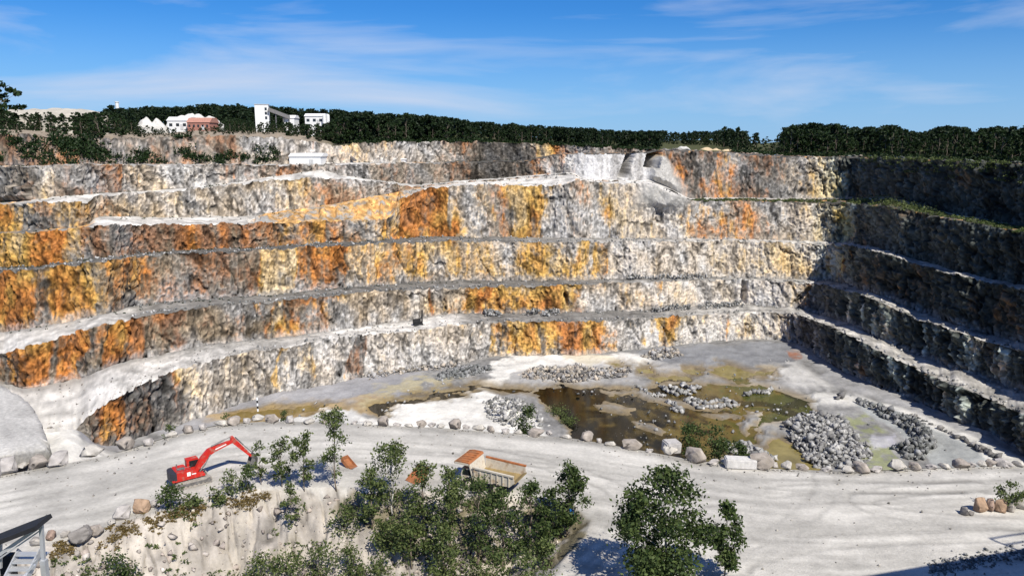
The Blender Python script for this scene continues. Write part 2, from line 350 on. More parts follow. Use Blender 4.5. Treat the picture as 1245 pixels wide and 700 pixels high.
GD[..., 2] += (a4 * 1.3 + blk * .5) * np.where((GK % 2 == 0)[:, None] & (GW[:, None] > .5), 1, 0) * .6

# ---- face colours, near-black right-hand stops paint in the right wall's shade: per face, stops of (pixel column, lightness, ochre share, hue: -1 cream, 0 yellow, 1 orange, 2 rust brown)
PAL = np.array([(.54, .42, .25), (.50, .30, .07), (.41, .15, .03), (.20, .105, .06)])
ST = {
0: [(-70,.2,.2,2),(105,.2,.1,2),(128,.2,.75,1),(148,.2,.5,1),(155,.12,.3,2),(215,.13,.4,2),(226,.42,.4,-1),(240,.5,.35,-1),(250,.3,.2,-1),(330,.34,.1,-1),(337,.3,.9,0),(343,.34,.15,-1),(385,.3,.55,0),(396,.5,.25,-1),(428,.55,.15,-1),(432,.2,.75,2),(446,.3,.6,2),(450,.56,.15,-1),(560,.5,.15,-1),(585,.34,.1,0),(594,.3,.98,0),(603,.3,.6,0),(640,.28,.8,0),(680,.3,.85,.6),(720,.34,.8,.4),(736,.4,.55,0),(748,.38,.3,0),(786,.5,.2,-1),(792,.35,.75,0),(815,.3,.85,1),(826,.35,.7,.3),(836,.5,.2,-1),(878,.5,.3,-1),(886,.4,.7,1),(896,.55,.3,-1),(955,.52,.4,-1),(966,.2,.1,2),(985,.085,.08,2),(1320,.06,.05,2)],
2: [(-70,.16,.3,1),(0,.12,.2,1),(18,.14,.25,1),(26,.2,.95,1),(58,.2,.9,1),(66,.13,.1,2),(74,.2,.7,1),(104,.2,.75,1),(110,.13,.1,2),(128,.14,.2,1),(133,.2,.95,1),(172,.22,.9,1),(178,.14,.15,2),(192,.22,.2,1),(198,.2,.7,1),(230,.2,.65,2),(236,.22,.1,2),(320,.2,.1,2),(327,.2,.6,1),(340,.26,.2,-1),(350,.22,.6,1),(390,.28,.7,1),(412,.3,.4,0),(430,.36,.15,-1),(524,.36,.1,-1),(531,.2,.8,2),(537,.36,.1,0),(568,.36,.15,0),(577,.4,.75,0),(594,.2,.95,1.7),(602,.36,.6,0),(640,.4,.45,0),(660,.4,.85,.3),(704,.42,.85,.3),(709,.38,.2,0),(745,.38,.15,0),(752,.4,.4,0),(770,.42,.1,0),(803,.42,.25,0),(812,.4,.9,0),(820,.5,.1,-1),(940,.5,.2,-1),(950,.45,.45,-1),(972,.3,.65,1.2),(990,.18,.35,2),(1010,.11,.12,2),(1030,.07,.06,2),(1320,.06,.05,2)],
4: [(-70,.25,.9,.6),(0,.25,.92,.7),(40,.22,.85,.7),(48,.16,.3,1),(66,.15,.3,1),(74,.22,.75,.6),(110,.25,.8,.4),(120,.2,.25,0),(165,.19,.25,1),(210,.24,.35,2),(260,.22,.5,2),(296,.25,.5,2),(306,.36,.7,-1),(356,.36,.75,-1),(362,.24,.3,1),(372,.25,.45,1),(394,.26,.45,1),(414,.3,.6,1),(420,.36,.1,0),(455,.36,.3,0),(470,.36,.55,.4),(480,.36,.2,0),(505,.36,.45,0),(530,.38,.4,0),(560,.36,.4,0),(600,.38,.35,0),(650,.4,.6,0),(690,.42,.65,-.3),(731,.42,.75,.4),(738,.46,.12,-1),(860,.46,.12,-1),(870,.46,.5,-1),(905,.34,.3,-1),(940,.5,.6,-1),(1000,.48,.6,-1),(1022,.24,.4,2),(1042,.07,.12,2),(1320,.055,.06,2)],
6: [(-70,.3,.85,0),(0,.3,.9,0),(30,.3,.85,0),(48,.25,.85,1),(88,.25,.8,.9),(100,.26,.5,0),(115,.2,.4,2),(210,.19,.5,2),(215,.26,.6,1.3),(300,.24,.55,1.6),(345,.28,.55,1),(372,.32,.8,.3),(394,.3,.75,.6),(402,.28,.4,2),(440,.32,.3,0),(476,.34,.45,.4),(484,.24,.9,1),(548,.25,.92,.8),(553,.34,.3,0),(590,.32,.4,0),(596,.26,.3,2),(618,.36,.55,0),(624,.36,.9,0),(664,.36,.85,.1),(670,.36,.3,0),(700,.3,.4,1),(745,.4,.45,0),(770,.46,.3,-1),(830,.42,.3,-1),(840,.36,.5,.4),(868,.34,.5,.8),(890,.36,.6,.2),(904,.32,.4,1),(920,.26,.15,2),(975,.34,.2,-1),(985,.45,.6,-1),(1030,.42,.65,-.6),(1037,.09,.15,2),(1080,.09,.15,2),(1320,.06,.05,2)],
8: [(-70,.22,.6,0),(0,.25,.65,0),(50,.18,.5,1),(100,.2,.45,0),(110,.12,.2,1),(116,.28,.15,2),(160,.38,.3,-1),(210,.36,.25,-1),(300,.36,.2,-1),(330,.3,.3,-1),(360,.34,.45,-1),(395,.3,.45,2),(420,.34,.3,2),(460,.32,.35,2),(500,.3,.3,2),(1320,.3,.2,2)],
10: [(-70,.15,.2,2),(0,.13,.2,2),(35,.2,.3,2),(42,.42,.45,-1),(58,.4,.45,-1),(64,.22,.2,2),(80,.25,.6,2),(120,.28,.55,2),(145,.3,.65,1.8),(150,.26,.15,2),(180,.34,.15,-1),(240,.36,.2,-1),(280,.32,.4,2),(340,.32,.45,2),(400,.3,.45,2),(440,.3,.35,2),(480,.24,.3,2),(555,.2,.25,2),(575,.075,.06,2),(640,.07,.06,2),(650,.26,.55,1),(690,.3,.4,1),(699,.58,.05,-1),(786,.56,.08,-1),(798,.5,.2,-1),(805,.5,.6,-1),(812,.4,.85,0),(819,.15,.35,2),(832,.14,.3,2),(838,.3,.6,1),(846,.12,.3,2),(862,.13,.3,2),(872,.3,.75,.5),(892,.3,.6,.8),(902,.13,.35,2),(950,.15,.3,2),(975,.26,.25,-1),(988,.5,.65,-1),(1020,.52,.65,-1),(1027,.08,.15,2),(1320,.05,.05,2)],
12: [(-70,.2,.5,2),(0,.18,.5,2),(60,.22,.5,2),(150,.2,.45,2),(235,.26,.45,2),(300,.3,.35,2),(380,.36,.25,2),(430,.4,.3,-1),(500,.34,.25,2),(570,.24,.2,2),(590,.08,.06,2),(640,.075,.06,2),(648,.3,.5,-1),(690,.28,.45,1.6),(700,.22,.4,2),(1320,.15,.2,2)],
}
GC = np.zeros_like(GP)
def dust(sh, lo, s): return lo
n_big = fbm(ARC / 7, Z_ / 10, lev, 4, 101); n_str = fbm(ARC / 1.6 + a1 * 2, Z_ / 10, lev, 4, 131); n_fin = fbm(ARC / .8, Z_ / 1.0, lev, 3, 151, .75)
n_vst = fbm(ARC / .5 + a2, Z_ / 4, lev, 2, 161)
n_och = fbm(ARC / 6.5 + Z_ * .10, Z_ / 8, lev + 3, 5, 171); n_hue = fbm(ARC / 3, Z_ / 5, lev + 5, 3, 191)
warp = (fbm(ARC / 4, Z_ / 9, lev, 4, 211) - .5) * 60
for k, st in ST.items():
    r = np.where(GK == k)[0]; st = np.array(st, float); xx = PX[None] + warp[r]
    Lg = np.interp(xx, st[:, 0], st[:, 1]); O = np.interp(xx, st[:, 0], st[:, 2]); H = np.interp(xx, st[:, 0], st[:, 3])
    if k in (4, 6): O = O + np.interp(PX, [80, 130, 480, 560], [0, .13, .13, 0])[None]
    var = (n_big[r] - .5) * .5 + (n_str[r] - .5) * 1.1 + (n_fin[r] - .5) * 1.7 + a5[r] * 1.9 + (n_vst[r] - .5) * 1.35
    Lg = np.clip(Lg * np.exp(var * .85) * np.interp(xx, [500, 760], [1.0, 1.16]), .03, .60)
    warm = (sstep(.30, .62, n_och[r] * .6 + n_hue[r] * .4) * np.interp(xx, [0, 540, 600, 760, 985, 1025], [1, .95, .8, .55, .6, 0]) * (.7 if k >= 10 else .55 if k == 0 else 1))[..., None]
    g = Lg[..., None] * (np.array([1.0, .965, .915]) * (1 - warm) + np.array([1.12, .88, .60]) * warm)
    om = sstep(.22, .74, O * .78 + .05 + (n_och[r] - .5) * .9 + (n_str[r] - .5) * .55 + (n_vst[r] - .5) * .35 + (n_fin[r] - .5) * .6)
    hh = np.clip(H + (n_hue[r] - .5) * 2.4 + 1, 0, 3); i0 = np.clip(np.floor(hh).astype(int), 0, 2); fr = (hh - i0)[..., None]
    oc = PAL[i0] * (1 - fr) + PAL[i0 + 1] * fr
    oc = oc * np.clip(np.exp(var * .85) * .92, .22, 1.35)[..., None]
    c = g * (1 - om[..., None] * .92) + oc * om[..., None] * .92
    c = c * (1 - .55 * sstep(.68, .82, vn(ARC[r] * 2.9, Z_[r] * 1.5, lev[r], 231) * .65 + n_str[r] * .45))[..., None]
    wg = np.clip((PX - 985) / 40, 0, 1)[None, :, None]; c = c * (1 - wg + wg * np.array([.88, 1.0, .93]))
    if k in (0, 2): c = c * (1 + wg * 3.2 * sstep(.56, .70, n_str[r])[..., None])  # brightened streaks: sunlit ribs of the shaded right wall, painted into the colour
    # dark weathered seams
    c = c * np.clip(1 - 1.0 * np.clip(.05 - a3[r], 0, 1) / .05 * .75, .2, 1)[..., None]
    v = GV[r][:, None]
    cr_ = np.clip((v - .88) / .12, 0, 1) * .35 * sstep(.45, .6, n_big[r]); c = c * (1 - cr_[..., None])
    tal = sstep(.22, .02, v + (n_fin[r] - .5) * .25) if k <= 4 else 0 * v
    c = c * (1 - .55 * tal[..., None]) + np.array([.34, .33, .315]) * (.55 * tal * (1 + var))[..., None] if k <= 4 else c
    cm = np.clip(coneM[r] * 2.2, 0, 1)[..., None]
    c = c * (1 - cm) + np.array([.40, .385, .355]) * (1 + (n_fin[r] - .5)[..., None] * .9) * cm
    gm = (greyM[r] * .8)[..., None]
    c = c * (1 - gm) + np.array([.42, .415, .41]) * np.clip(1 + (n_str[r] - .5) * 2.2 + a5[r] * .8, .2, 1.4)[..., None] * gm
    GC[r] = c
# bench surfaces
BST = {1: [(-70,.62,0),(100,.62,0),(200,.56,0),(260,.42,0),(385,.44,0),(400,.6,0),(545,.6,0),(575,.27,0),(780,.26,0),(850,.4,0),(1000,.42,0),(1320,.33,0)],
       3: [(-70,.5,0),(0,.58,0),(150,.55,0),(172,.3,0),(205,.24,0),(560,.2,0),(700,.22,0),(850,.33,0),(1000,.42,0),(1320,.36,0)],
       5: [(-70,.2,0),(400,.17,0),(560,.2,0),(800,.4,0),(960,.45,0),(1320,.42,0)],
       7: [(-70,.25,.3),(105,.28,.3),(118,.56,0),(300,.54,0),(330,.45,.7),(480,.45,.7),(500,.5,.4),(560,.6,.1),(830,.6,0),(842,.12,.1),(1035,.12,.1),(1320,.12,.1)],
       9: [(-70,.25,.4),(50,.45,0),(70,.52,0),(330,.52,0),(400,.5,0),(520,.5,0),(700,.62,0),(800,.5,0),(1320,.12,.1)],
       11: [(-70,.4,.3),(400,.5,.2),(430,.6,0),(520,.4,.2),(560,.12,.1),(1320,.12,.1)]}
n_b = fbm(X_ / 2.2, Y_ / 2.2, lev, 4, 301)
for k, st in BST.items():
    r = np.where(GK == k)[0]; st = np.array(st, float)
    Lg = np.interp(PX, st[:, 0], st[:, 1])[None] * np.clip(1 + (n_b[r] - .5) * 1.1, .5, 1.5); O = np.interp(PX, st[:, 0], st[:, 2])[None] * np.ones_like(Lg)
    tint = np.array([1, .955, .875])
    c = np.interp(Lg, [.15, .4, .5], [.72, .85, .95])[..., None] * Lg[..., None] * tint * np.exp((fbm(ARC[r] / 9, Y_[r] / .9, lev[r], 3, 311) - .5) * .7 + (fbm(X_[r] / .7, Y_[r] / .7, lev[r], 2, 321) - .5) * .5)[..., None]; om = (sstep(.25, .75, O + (n_b[r] - .5) * 1.6 + (fbm(X_[r] / 1.1, Z_[r] / .8, Y_[r] / 1.1, 3, 341) - .5) * 1.2) * (O > .04))[..., None]
    c = c * (1 - om) + (np.array([.5, .35, .16]) * (1 - n_b[r][..., None]) + np.array([.42, .2, .06]) * n_b[r][..., None]) * np.exp((fbm(X_[r] / .8, Z_[r] / .8, Y_[r] / .8, 3, 331) - .5) * 2.4 + (n_b[r] - .5) * 1.6)[..., None] * om
    if k in (1, 3):                                     # rim of loose dark rubble at the back of the bench
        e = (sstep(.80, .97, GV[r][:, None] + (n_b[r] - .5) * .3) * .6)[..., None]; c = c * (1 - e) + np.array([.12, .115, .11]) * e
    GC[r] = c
# green bench at right: soil and scrub
# ---- pit floor colours by zones
r = np.where(GK == -1)[0]; fx, fy = GPX[r], GPY[r]; wx, wy = X_[r], Y_[r]
nA = fbm(wx / 9, wy / 9, 0, 4, 401); nB = fbm(wx / 2.2, wy / 2.2, 0, 4, 421); nC = fbm(wx / 5, wy / 16, 0, 4, 431)
nD = fbm(wx / .9 + 7, wy / 1.4, 0, 3, 471)
qx = fx + (nA - .5) * 30 + (nB - .5) * 22 + (nD - .5) * 10; qy = fy + (nA - .5) * 10 + (nB - .5) * 7 + (nD - .5) * 3
base = np.array([.235, .23, .22]) * (1 + (nA - .5) * .8 + (nB - .5) * .8 + (fbm(wx / .8, wy / 1.2, 0, 3, 441) - .5) * .7)[..., None]
def zone(c, poly, colr, ft=5, amt=1, nz=None):
    global base
    m = sstep(-ft * .5, ft * .5, poly_sd(qx, qy, poly)) * amt
    if nz is not None: m = m * nz
    m = m[..., None]; base = base * (1 - m) + np.array(colr) * (1 + (nB - .5) * .6 + (nA - .5) * .35)[..., None] * m
WHITE = (.62, .60, .55)
zone(0, [(-80,440),(40,470),(130,455),(190,430),(110,500),(95,520),(110,545),(150,560),(60,620),(-80,620)], (.56,.54,.495), 8)
zone(0, [(95,510),(112,500),(140,520),(150,550),(120,548),(100,530)], (.27,.265,.27), 8)
zone(0, [(180,520),(260,495),(330,470),(450,455),(520,455),(470,490),(380,492),(300,496),(210,540)], (.30,.295,.30), 10)
zone(0, [(240,512),(300,498),(395,490),(470,480),(480,500),(400,520),(250,530)], (.36,.25,.11), 6, .75, sstep(.4, .6, nA))
zone(0, [(300,520),(430,500),(460,520),(430,540),(300,540)], (.5,.49,.46), 6)
zone(0, [(450,470),(560,455),(560,470),(470,500),(440,500)], (.34,.30,.19), 8, .8, sstep(.35, .6, nB))
zone(0, [(590,445),(640,434),(700,434),(760,432),(800,440),(760,448),(690,448),(640,455),(610,470),(570,478),(480,495),(440,520),(440,560),(700,580),(640,500),(600,478),(575,470),(600,462)], WHITE, 6)
zone(0, [(640,455),(770,440),(870,440),(980,455),(1000,480),(960,500),(900,470),(760,466),(680,470),(620,470)], (.36,.35,.335), 8, .9, sstep(.3, .55, nC))
zone(0, [(770,428),(960,416),(960,440),(880,450),(800,440)], (.20,.205,.215), 8, .8)
zone(0, [(860,455),(960,440),(1010,470),(980,500),(900,470)], (.50,.485,.455), 10, .9, sstep(.45, .6, nC))
zone(0, [(925,500),(960,485),(1000,478),(1060,488),(1120,505),(1190,535),(1240,560),(1240,590),(1180,570),(1120,530),(1060,500),(1000,495),(960,515),(925,525)], (.52,.505,.465), 6, .95)
zone(0, [(1040,495),(1110,512),(1180,545),(1210,570),(1130,575),(1120,545)], (.30,.31,.30), 5, .9)
zone(0, [(975,425),(1020,450),(1080,480),(1170,520),(1240,560),(1180,530),(1060,485),(1000,465)], (.30,.295,.29), 8, .9)
zone(0, [(1030,510),(1060,508),(1085,540),(1100,575),(1050,575),(1040,540)], (.23,.245,.12), 6, .8, sstep(.35, .55, nB))
zone(0, [(1055,530),(1090,530),(1095,545),(1065,550)], (.4,.39,.42), 6, .8)
zone(0, [(957,430),(968,429),(975,433),(966,437),(958,435)], (.26,.10,.05), 6, .8)
zone(0, [(690,430),(740,434),(760,440),(700,444)], (.5,.42,.24), 5, .5)
GC[r] = base
POND = [(655,478),(690,470),(715,476),(770,473),(830,468),(880,466),(930,470),(960,480),(985,488),(990,500),(960,512),(930,516),(915,535),(880,548),(850,560),(800,575),(700,560),(690,520),(670,500)]
PUD = [[(865,452),(885,444),(905,450),(925,456),(905,462),(880,458)],[(890,458),(915,456),(912,466),(888,464)],[(918,450),(940,448),(936,458),(920,457)],[(790,458),(830,455),(835,462),(792,464)],[(770,446),(790,447),(795,453),(775,452)],[(830,448),(855,448),(850,454),(835,453)],[(745,446),(758,442),(752,448)],
       [(920,545),(945,532),(975,545),(990,565),(970,580),(925,575)],
       [(455,497),(470,490),(500,482),(540,476),(575,467),(582,466),(590,468),(610,472),(650,475),(650,479),(610,476),(585,471),(545,480),(505,486),(478,496),(474,505),(462,507)],
       [(285,503),(330,497),(400,492),(398,502),(330,507),(290,512)]]
dep = np.zeros_like(fx)
ISL = [[(735,478),(760,475),(790,478),(770,483),(745,483)],[(850,503),(880,500),(905,505),(880,512)],[(722,492),(745,490),(775,496),(778,500),(750,502),(724,498)],[(762,508),(790,512),(815,525),(805,530),(775,520)],[(780,470),(800,480),(840,488),(905,490),(905,496),(850,498),(790,490),(770,478)],[(905,505),(935,500),(925,520),(905,530),(895,520)]]
sdp = poly_sd(qx, qy, POND)
for I in ISL: sdp = np.minimum(sdp, -poly_sd(qx, qy, I))
sda = sdp
for p in PUD: sda = np.maximum(sda, poly_sd(qx, qy, p))
dep = sstep(-1.5, 3.5, sda)
m = (sstep(-9, 0, sda) * .75)[..., None]
GC[r] = GC[r] * (1 - m) + np.array([.17, .12, .05]) * (.6 + nB)[..., None] * m
GD[r, :, 2] += (nA * .5 + nB * .25) * (1 - sstep(-12, 0, sda)) + nB * .06 * (1 - dep) - dep * .6
GD[..., 2] = np.where((GK == -1)[:, None] & (GV[:, None] > .97), GP[..., 2], GD[..., 2])

names = {-1: 'pit_floor'}
labs = {-1: 'pale grey quarry floor with puddles and tyre tracks'}
for k in [-1] + list(range(13)):
    rr = np.where(GK == k)[0]; a, b = rr[0], rr[-1]; a = max(a - 1, 0)
    nm = names.get(k, 'rock_face' if k % 2 == 0 else 'bench')
    cc = GC[a:b + 1].copy()
    if k >= 0: cc[0] = cc[1]
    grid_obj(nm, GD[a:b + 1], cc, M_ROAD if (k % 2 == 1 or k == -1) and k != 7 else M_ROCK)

# ---- water: shallow, silty, algae-tinted; its sheets lie in the hollows of the floor
M_WATER = pmat('pond_water', rough=.1, var=.25, scale=.5, attr=True, spec=.14)
FR = np.where(GK == -1)[0]; WS = at_z(fx, fy, -10.08)
wn1 = fbm(wx / 6 + wy * .1, wy / 5, 0, 4, 451); wn2 = fbm(wx / 2, wy / 3, 0, 4, 461)
tone = np.interp(fx + (wn1 - .5) * 80, [640, 700, 730, 760, 830, 900, 960], [-.1, -.05, .2, .1, .35, .75, 1.0]) + (wn2 - .5) * 1.1
WCOL = np.stack([np.interp(tone, [0, .15, .4, .6, .8, 1.0], v) for v in ([.004, .010, .075, .13, .085, .055], [.004, .008, .052, .095, .080, .062], [.003, .003, .014, .026, .02, .015])], -1)
WCOL *= np.where(wn1 > .62, .35, 1)[..., None]
def water(name, poly, grow=8, col=None, dz=0):
    sd = poly_sd(qx, qy, poly); keep = sd > -grow; f = gridfaces(*fx.shape); f = f[keep.ravel()[f].all(1)]
    idx, inv = np.unique(f, return_inverse=True); c = WCOL.reshape(-1, 3)[idx]
    if col is not None: c = np.array(col) * (.6 + .8 * wn2.ravel()[idx])[:, None]
    tag(link(name, mesh_np(name, WS.reshape(-1, 3)[idx] + np.array([0, 0, dz]), inv.reshape(-1, 4), M_WATER, c)), kind='structure')
water('pond', POND)
for i, p in enumerate(PUD): water('puddle', p, 6, (.02, .016, .008) if i == 8 else ((.17, .12, .035) if i == 9 else (.21, .17, .06)), -.012 - .01 * i)

# ================================================================== NEAR GROUND: haul road, embankment, planted bank
def w0(px, py): return at_z(px, py, 0.0)[:2]
BANK = [(-200,735),(-60,702),(0,684),(60,662),(130,642),(190,622),(260,603),(300,596),(400,594),(480,596),(560,600),(640,604),(690,612),(714,632),(712,652),(696,674),(662,702),(600,760),(560,1000),(-900,1400),(-900,900)]
BANKW = [w0(*q) for q in BANK]
def bank_z(x, y):
    x = np.asarray(x, float); y = np.asarray(y, float)
    d = poly_sd(x, y, BANKW) + (fbm(x / 5, y / 5, 0, 3, 501) - .5) * 2.0
    z = -np.clip(d, 0, 22) * .68
    rg_ = np.abs(fbm(x / 2.6 + y * .12, y / 6, 0, 4, 531) - .5)
    return z + np.where(d > .3, ((fbm(x / 2.2, y / 2.2, 0, 4, 521) - .5) * 1.3 + (fbm(x / .7, y / .9, 0, 2, 526) - .5) * .5 - np.clip(.08 - rg_, 0, 1) * 7) * np.clip(d / 2, 0, 1), 0)
npx = np.arange(-170, 1500, 1.35); NY = 230
E2 = np.interp(npx, [q[0] for q in EDGE_P], [q[1] for q in EDGE_P]); E2 = smooth(E2, 6)
tt = np.linspace(0, 1, NY) ** 1.15
gy = E2[None] + (1010 - E2[None]) * tt[:, None]; gx = np.broadcast_to(npx[None], gy.shape)
G = at_z(gx, gy, 0.0).copy(); bx_, by_ = G[..., 0], G[..., 1]
fine = fbm(bx_ / 1.2, by_ / 1.2, 0, 4, 541)
bz = bank_z(bx_, by_); bsd = poly_sd(bx_, by_, BANKW)
G[..., 2] = bz + (fbm(bx_ / 6, by_ / 6, 0, 3, 551) - .5) * .25 * (bsd < 0)
# colours: streaks run along the road
strk = fbm(gx / 150, (gy - E2[None]) / 5.5, 0, 4, 561); strk2 = fbm(gx / 60, (gy - E2[None]) / 14, 3, 4, 571)
lg = .475 * np.clip(1 + (strk - .5) * .6 + (strk2 - .5) * .6 + (fine - .5) * .3, .5, 1.25)
rc = lg[..., None] * np.array([1, .955, .86])
def ruts(pts, amt):
    global rc
    P = np.array([w0(*q_) for q_ in pts]); d = np.full(bx_.shape, 1e9)
    for a_ in range(len(P) - 1):
        e_ = P[a_ + 1] - P[a_]; t_ = np.clip(((bx_ - P[a_, 0]) * e_[0] + (by_ - P[a_, 1]) * e_[1]) / (e_ @ e_), 0, 1)
        d = np.minimum(d, np.hypot(bx_ - P[a_, 0] - e_[0] * t_, by_ - P[a_, 1] - e_[1] * t_))
    m_ = np.clip(1 - np.abs(d + (fine - .5) * .5 - 1.3) / .55, 0, 1) * amt * sstep(.3, .55, strk2 + (fine - .5) * .5)
    rc = rc * (1 - m_[..., None]); G[..., 2] -= m_ * .15
def curve(c): 
    t_ = np.linspace(0, 1, len(c)); u_ = np.linspace(0, 1, 26); c = np.array(c, float); return np.stack([smooth(np.interp(u_, t_, c[:, 0]), 1.5), smooth(np.interp(u_, t_, c[:, 1]), 1.5)], 1)
for c_, a_ in (([(-80,622),(100,585),(300,540),(450,538),(620,550),(760,572),(900,590),(1100,592),(1330,588)], .30), ([(-80,640),(120,600),(300,556),(480,552),(640,566),(760,592),(900,606),(1100,606),(1330,604)], .25),
               ([(560,545),(680,566),(750,590),(770,620),(740,660),(690,700),(640,740)], .30), ([(1330,596),(1050,590),(880,600),(800,625),(760,660),(710,705),(660,745)], .28),
               ([(1330,640),(1150,632),(1060,620),(1040,606),(1080,596),(1200,590)], .28), ([(1330,652),(1100,650),(960,662),(880,690),(820,760)], .25), ([(1000,575),(1010,600),(960,640),(900,680),(860,740)], .2)):
    ruts(curve(c_), a_)
near = sstep(9, 2, (gy - E2[None]) + (strk2 - .5) * 10); rc = rc * (1 - near[..., None] * .25)
bk = sstep(-.6, .8, bsd + (fine - .5) * 2.5)[..., None]
nb1 = fbm(bx_ / 3, by_ / 3, bz / 3, 4, 581); nb2 = fbm(bx_ / 1.1, by_ / 2.2, 0, 4, 591)
bc = np.array([.42, .38, .33]) * np.clip(1 + (nb1 - .5) * 1.3 + (nb2 - .5) * 1.0, .3, 1.5)[..., None]
veg = (sstep(.46, .62, nb1) * np.interp(gx, [200, 360, 440, 720], [.15, .4, .8, .9]))[..., None]
bc = bc * (1 - veg) + np.array([.13, .11, .055]) * (.5 + nb2)[..., None] * veg
cr2 = np.clip(.03 - np.abs(fbm(bx_ / 2.5 + by_ / 6, by_ / 7, 0, 4, 601) - .5), 0, 1) / .03
bc = bc * (1 - .55 * cr2[..., None])
G[..., 2] -= cr2 * .35 * (bsd > 1)
NC_ = rc * (1 - bk) + bc * bk
cut = 0
grid_obj('haul_road', G, NC_, M_ROAD)
# embankment from the road edge down to the pit floor
Ea = at_z(npx, E2, 0.0); fbp = np.stack([np.interp(npx, PX, nodeFB[:, q]) for q in range(3)], -1)
n = 10; S = np.stack([Ea + (fbp - Ea) * t for t in np.linspace(0, 1, n)]); S[1:-1, :, 2] += (fbm(S[1:-1, :, 0] / 2, S[1:-1, :, 1] / 2, 0, 3, 611) - .4) * .9
S[-1, :, 2] -= .25
grid_obj('embankment', S, np.array([.42, .36, .27]) * (.6 + .8 * fbm(S[..., 0] / 1.5, S[..., 1] / 1.5, 0, 3, 621))[..., None], M_ROCK)

# raised dusty platform at the left end of the ramp
def platform():
    outer = [(-110,452),(-40,458),(0,468),(22,478),(40,494),(50,512),(56,528),(60,538),(58,545),(36,549),(10,553),(-110,568)]
    P = [at_z(x, y, 1.6) for x, y in outer]; bm = bmesh.new()
    c = np.mean(P, 0)
    rings = []
    for s, dz in ((1.03, -5.5), (1.015, -2.0), (1.0, -.35), (.97, 0), (.8, .1), (.5, .2), (.2, .2), (0, .2)):
        ring = []
        for i, p in enumerate(P):
            for j in range(6):
                q = p + (P[(i + 1) % len(P)] - p) * (j / 6); d = q - c
                rr = 1 + (random.random() - .5) * .07 * (s > .9)
                ring.append(c + d * s * rr + np.array([0, 0, dz + (random.random() - .5) * .25 * (s > .9)]))
        rings.append(ring)
    A = np.array(rings); A = np.concatenate([A, A[:, :1]], 1)
    cc = np.array([.45, .435, .405]) * (.6 + .8 * fbm(A[..., 0] / 2, A[..., 1] / 2, A[..., 2], 4, 631))[..., None]
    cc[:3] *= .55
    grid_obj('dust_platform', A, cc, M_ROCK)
platform()

# ================================================================== BACK COUNTRY: hill, wood, sky line
SKYL = line([(-70,118),(0,120),(30,123),(100,128),(150,129),(250,125),(300,126),(350,128),(400,132),(450,134),(520,138),(580,144),(640,150),(700,154),(760,157),(800,159),(860,160),(925,166),(960,162),(1320,162)], 6)
YC7 = nodes[-1][0]
cx = PX[::4]
def along(a): return a[::4]
c7 = NODE[-1][::4]
hillY = 430.0
ground_y = along(SKYL) + np.interp(cx, [0, 430, 700, 900], [22, 22, 15, 9])
hp = [GD[-1][::4]]
b1 = c7.copy(); b1y = along(YC7) + np.interp(cx, [380, 440], [45, 12]); b1 = at_y(cx, along(C7) - np.interp(cx, [380, 440, 700, 1320], [6, 1, .5, .5]), b1y); hp.append(b1)
for t in (.2, .4, .6, .8, 1):
    yy = b1y + (hillY - b1y) * t; py = (along(C7) - 1) + (ground_y - along(C7) + 1) * (t ** .8); hp.append(at_y(cx, py, yy))
z_end = hp[-1][:, 2]
far = at_y(cx, ground_y, 900.0); far[:, 2] = z_end - 8; hp.append(far)
far2 = far.copy(); far2[:, :2] *= 3.3; far2[:, 2] = z_end - 30; hp.append(far2)
HP = np.stack(hp); hc = np.array([.07, .075, .035]) * (.5 + fbm(HP[..., 0] / 15, HP[..., 1] / 15, 0, 4, 641))[..., None]
lm = np.interp(cx, [380, 430], [1, 0])[None, :, None] * np.array([1, 1, .5, .2, 0, 0, 0, 0, 0])[:, None, None]
hc = hc * (1 - lm) + np.array([.30, .25, .19]) * lm
grid_obj('hill', HP, hc, M_GROUND, smooth_=True)
# a wide ground sheet that reaches the horizon all round
gs = MB(); gs.box((0, 900, -40), (9000, 9000, 1)); tag(gs.build('ground', pmat('far_ground', (.08, .085, .04), .95)), kind='structure')

CAP = line([(-70,120),(0,122),(30,124),(100,128),(150,129),(250,125),(300,126),(350,129),(400,132),(450,135),(520,139),(580,145),(640,150),(700,154),(760,156),(800,158),(860,158),(905,155),(915,164),(935,164),(960,152),(1000,150),(1030,153),(1060,158),(1085,152),(1110,158),(1150,156),(1200,158),(1245,154),(1320,156)], 6)
FRONT = line([(-70,128),(0,134),(130,134),(160,140),(172,153),(262,154),(272,141),(302,142),(308,147),(402,149),(420,141),(440,140),(1320,150)], 6)
def cap_h(px, p, h, front=False, rnd=0):
    y_ = np.interp(px, PX, np.maximum(CAP, FRONT) if front else CAP) + rnd + (float(vn(px / 13, 0, 0, 977)) - .5) * (3.5 if px < 880 else 9) + (1.5 if px < 880 else 0)
    return max(1.5, min(h, float(at_y(px, y_, p[1])[2]) - p[2]))
def hill_pt(px, t):
    """point on the hill in pixel column px, t in 0..7 along its rows"""
    i = int(np.clip(t, 0, 6.99)); f = t - i; j = (px - cx[0]) / (cx[1] - cx[0]); jj = int(np.clip(j, 0, len(cx) - 2)); g = np.clip(j - jj, 0, 1)
    A = HP[i, jj] * (1 - g) + HP[i, jj + 1] * g; B = HP[i + 1, jj] * (1 - g) + HP[i + 1, jj + 1] * g
    return A * (1 - f) + B * f

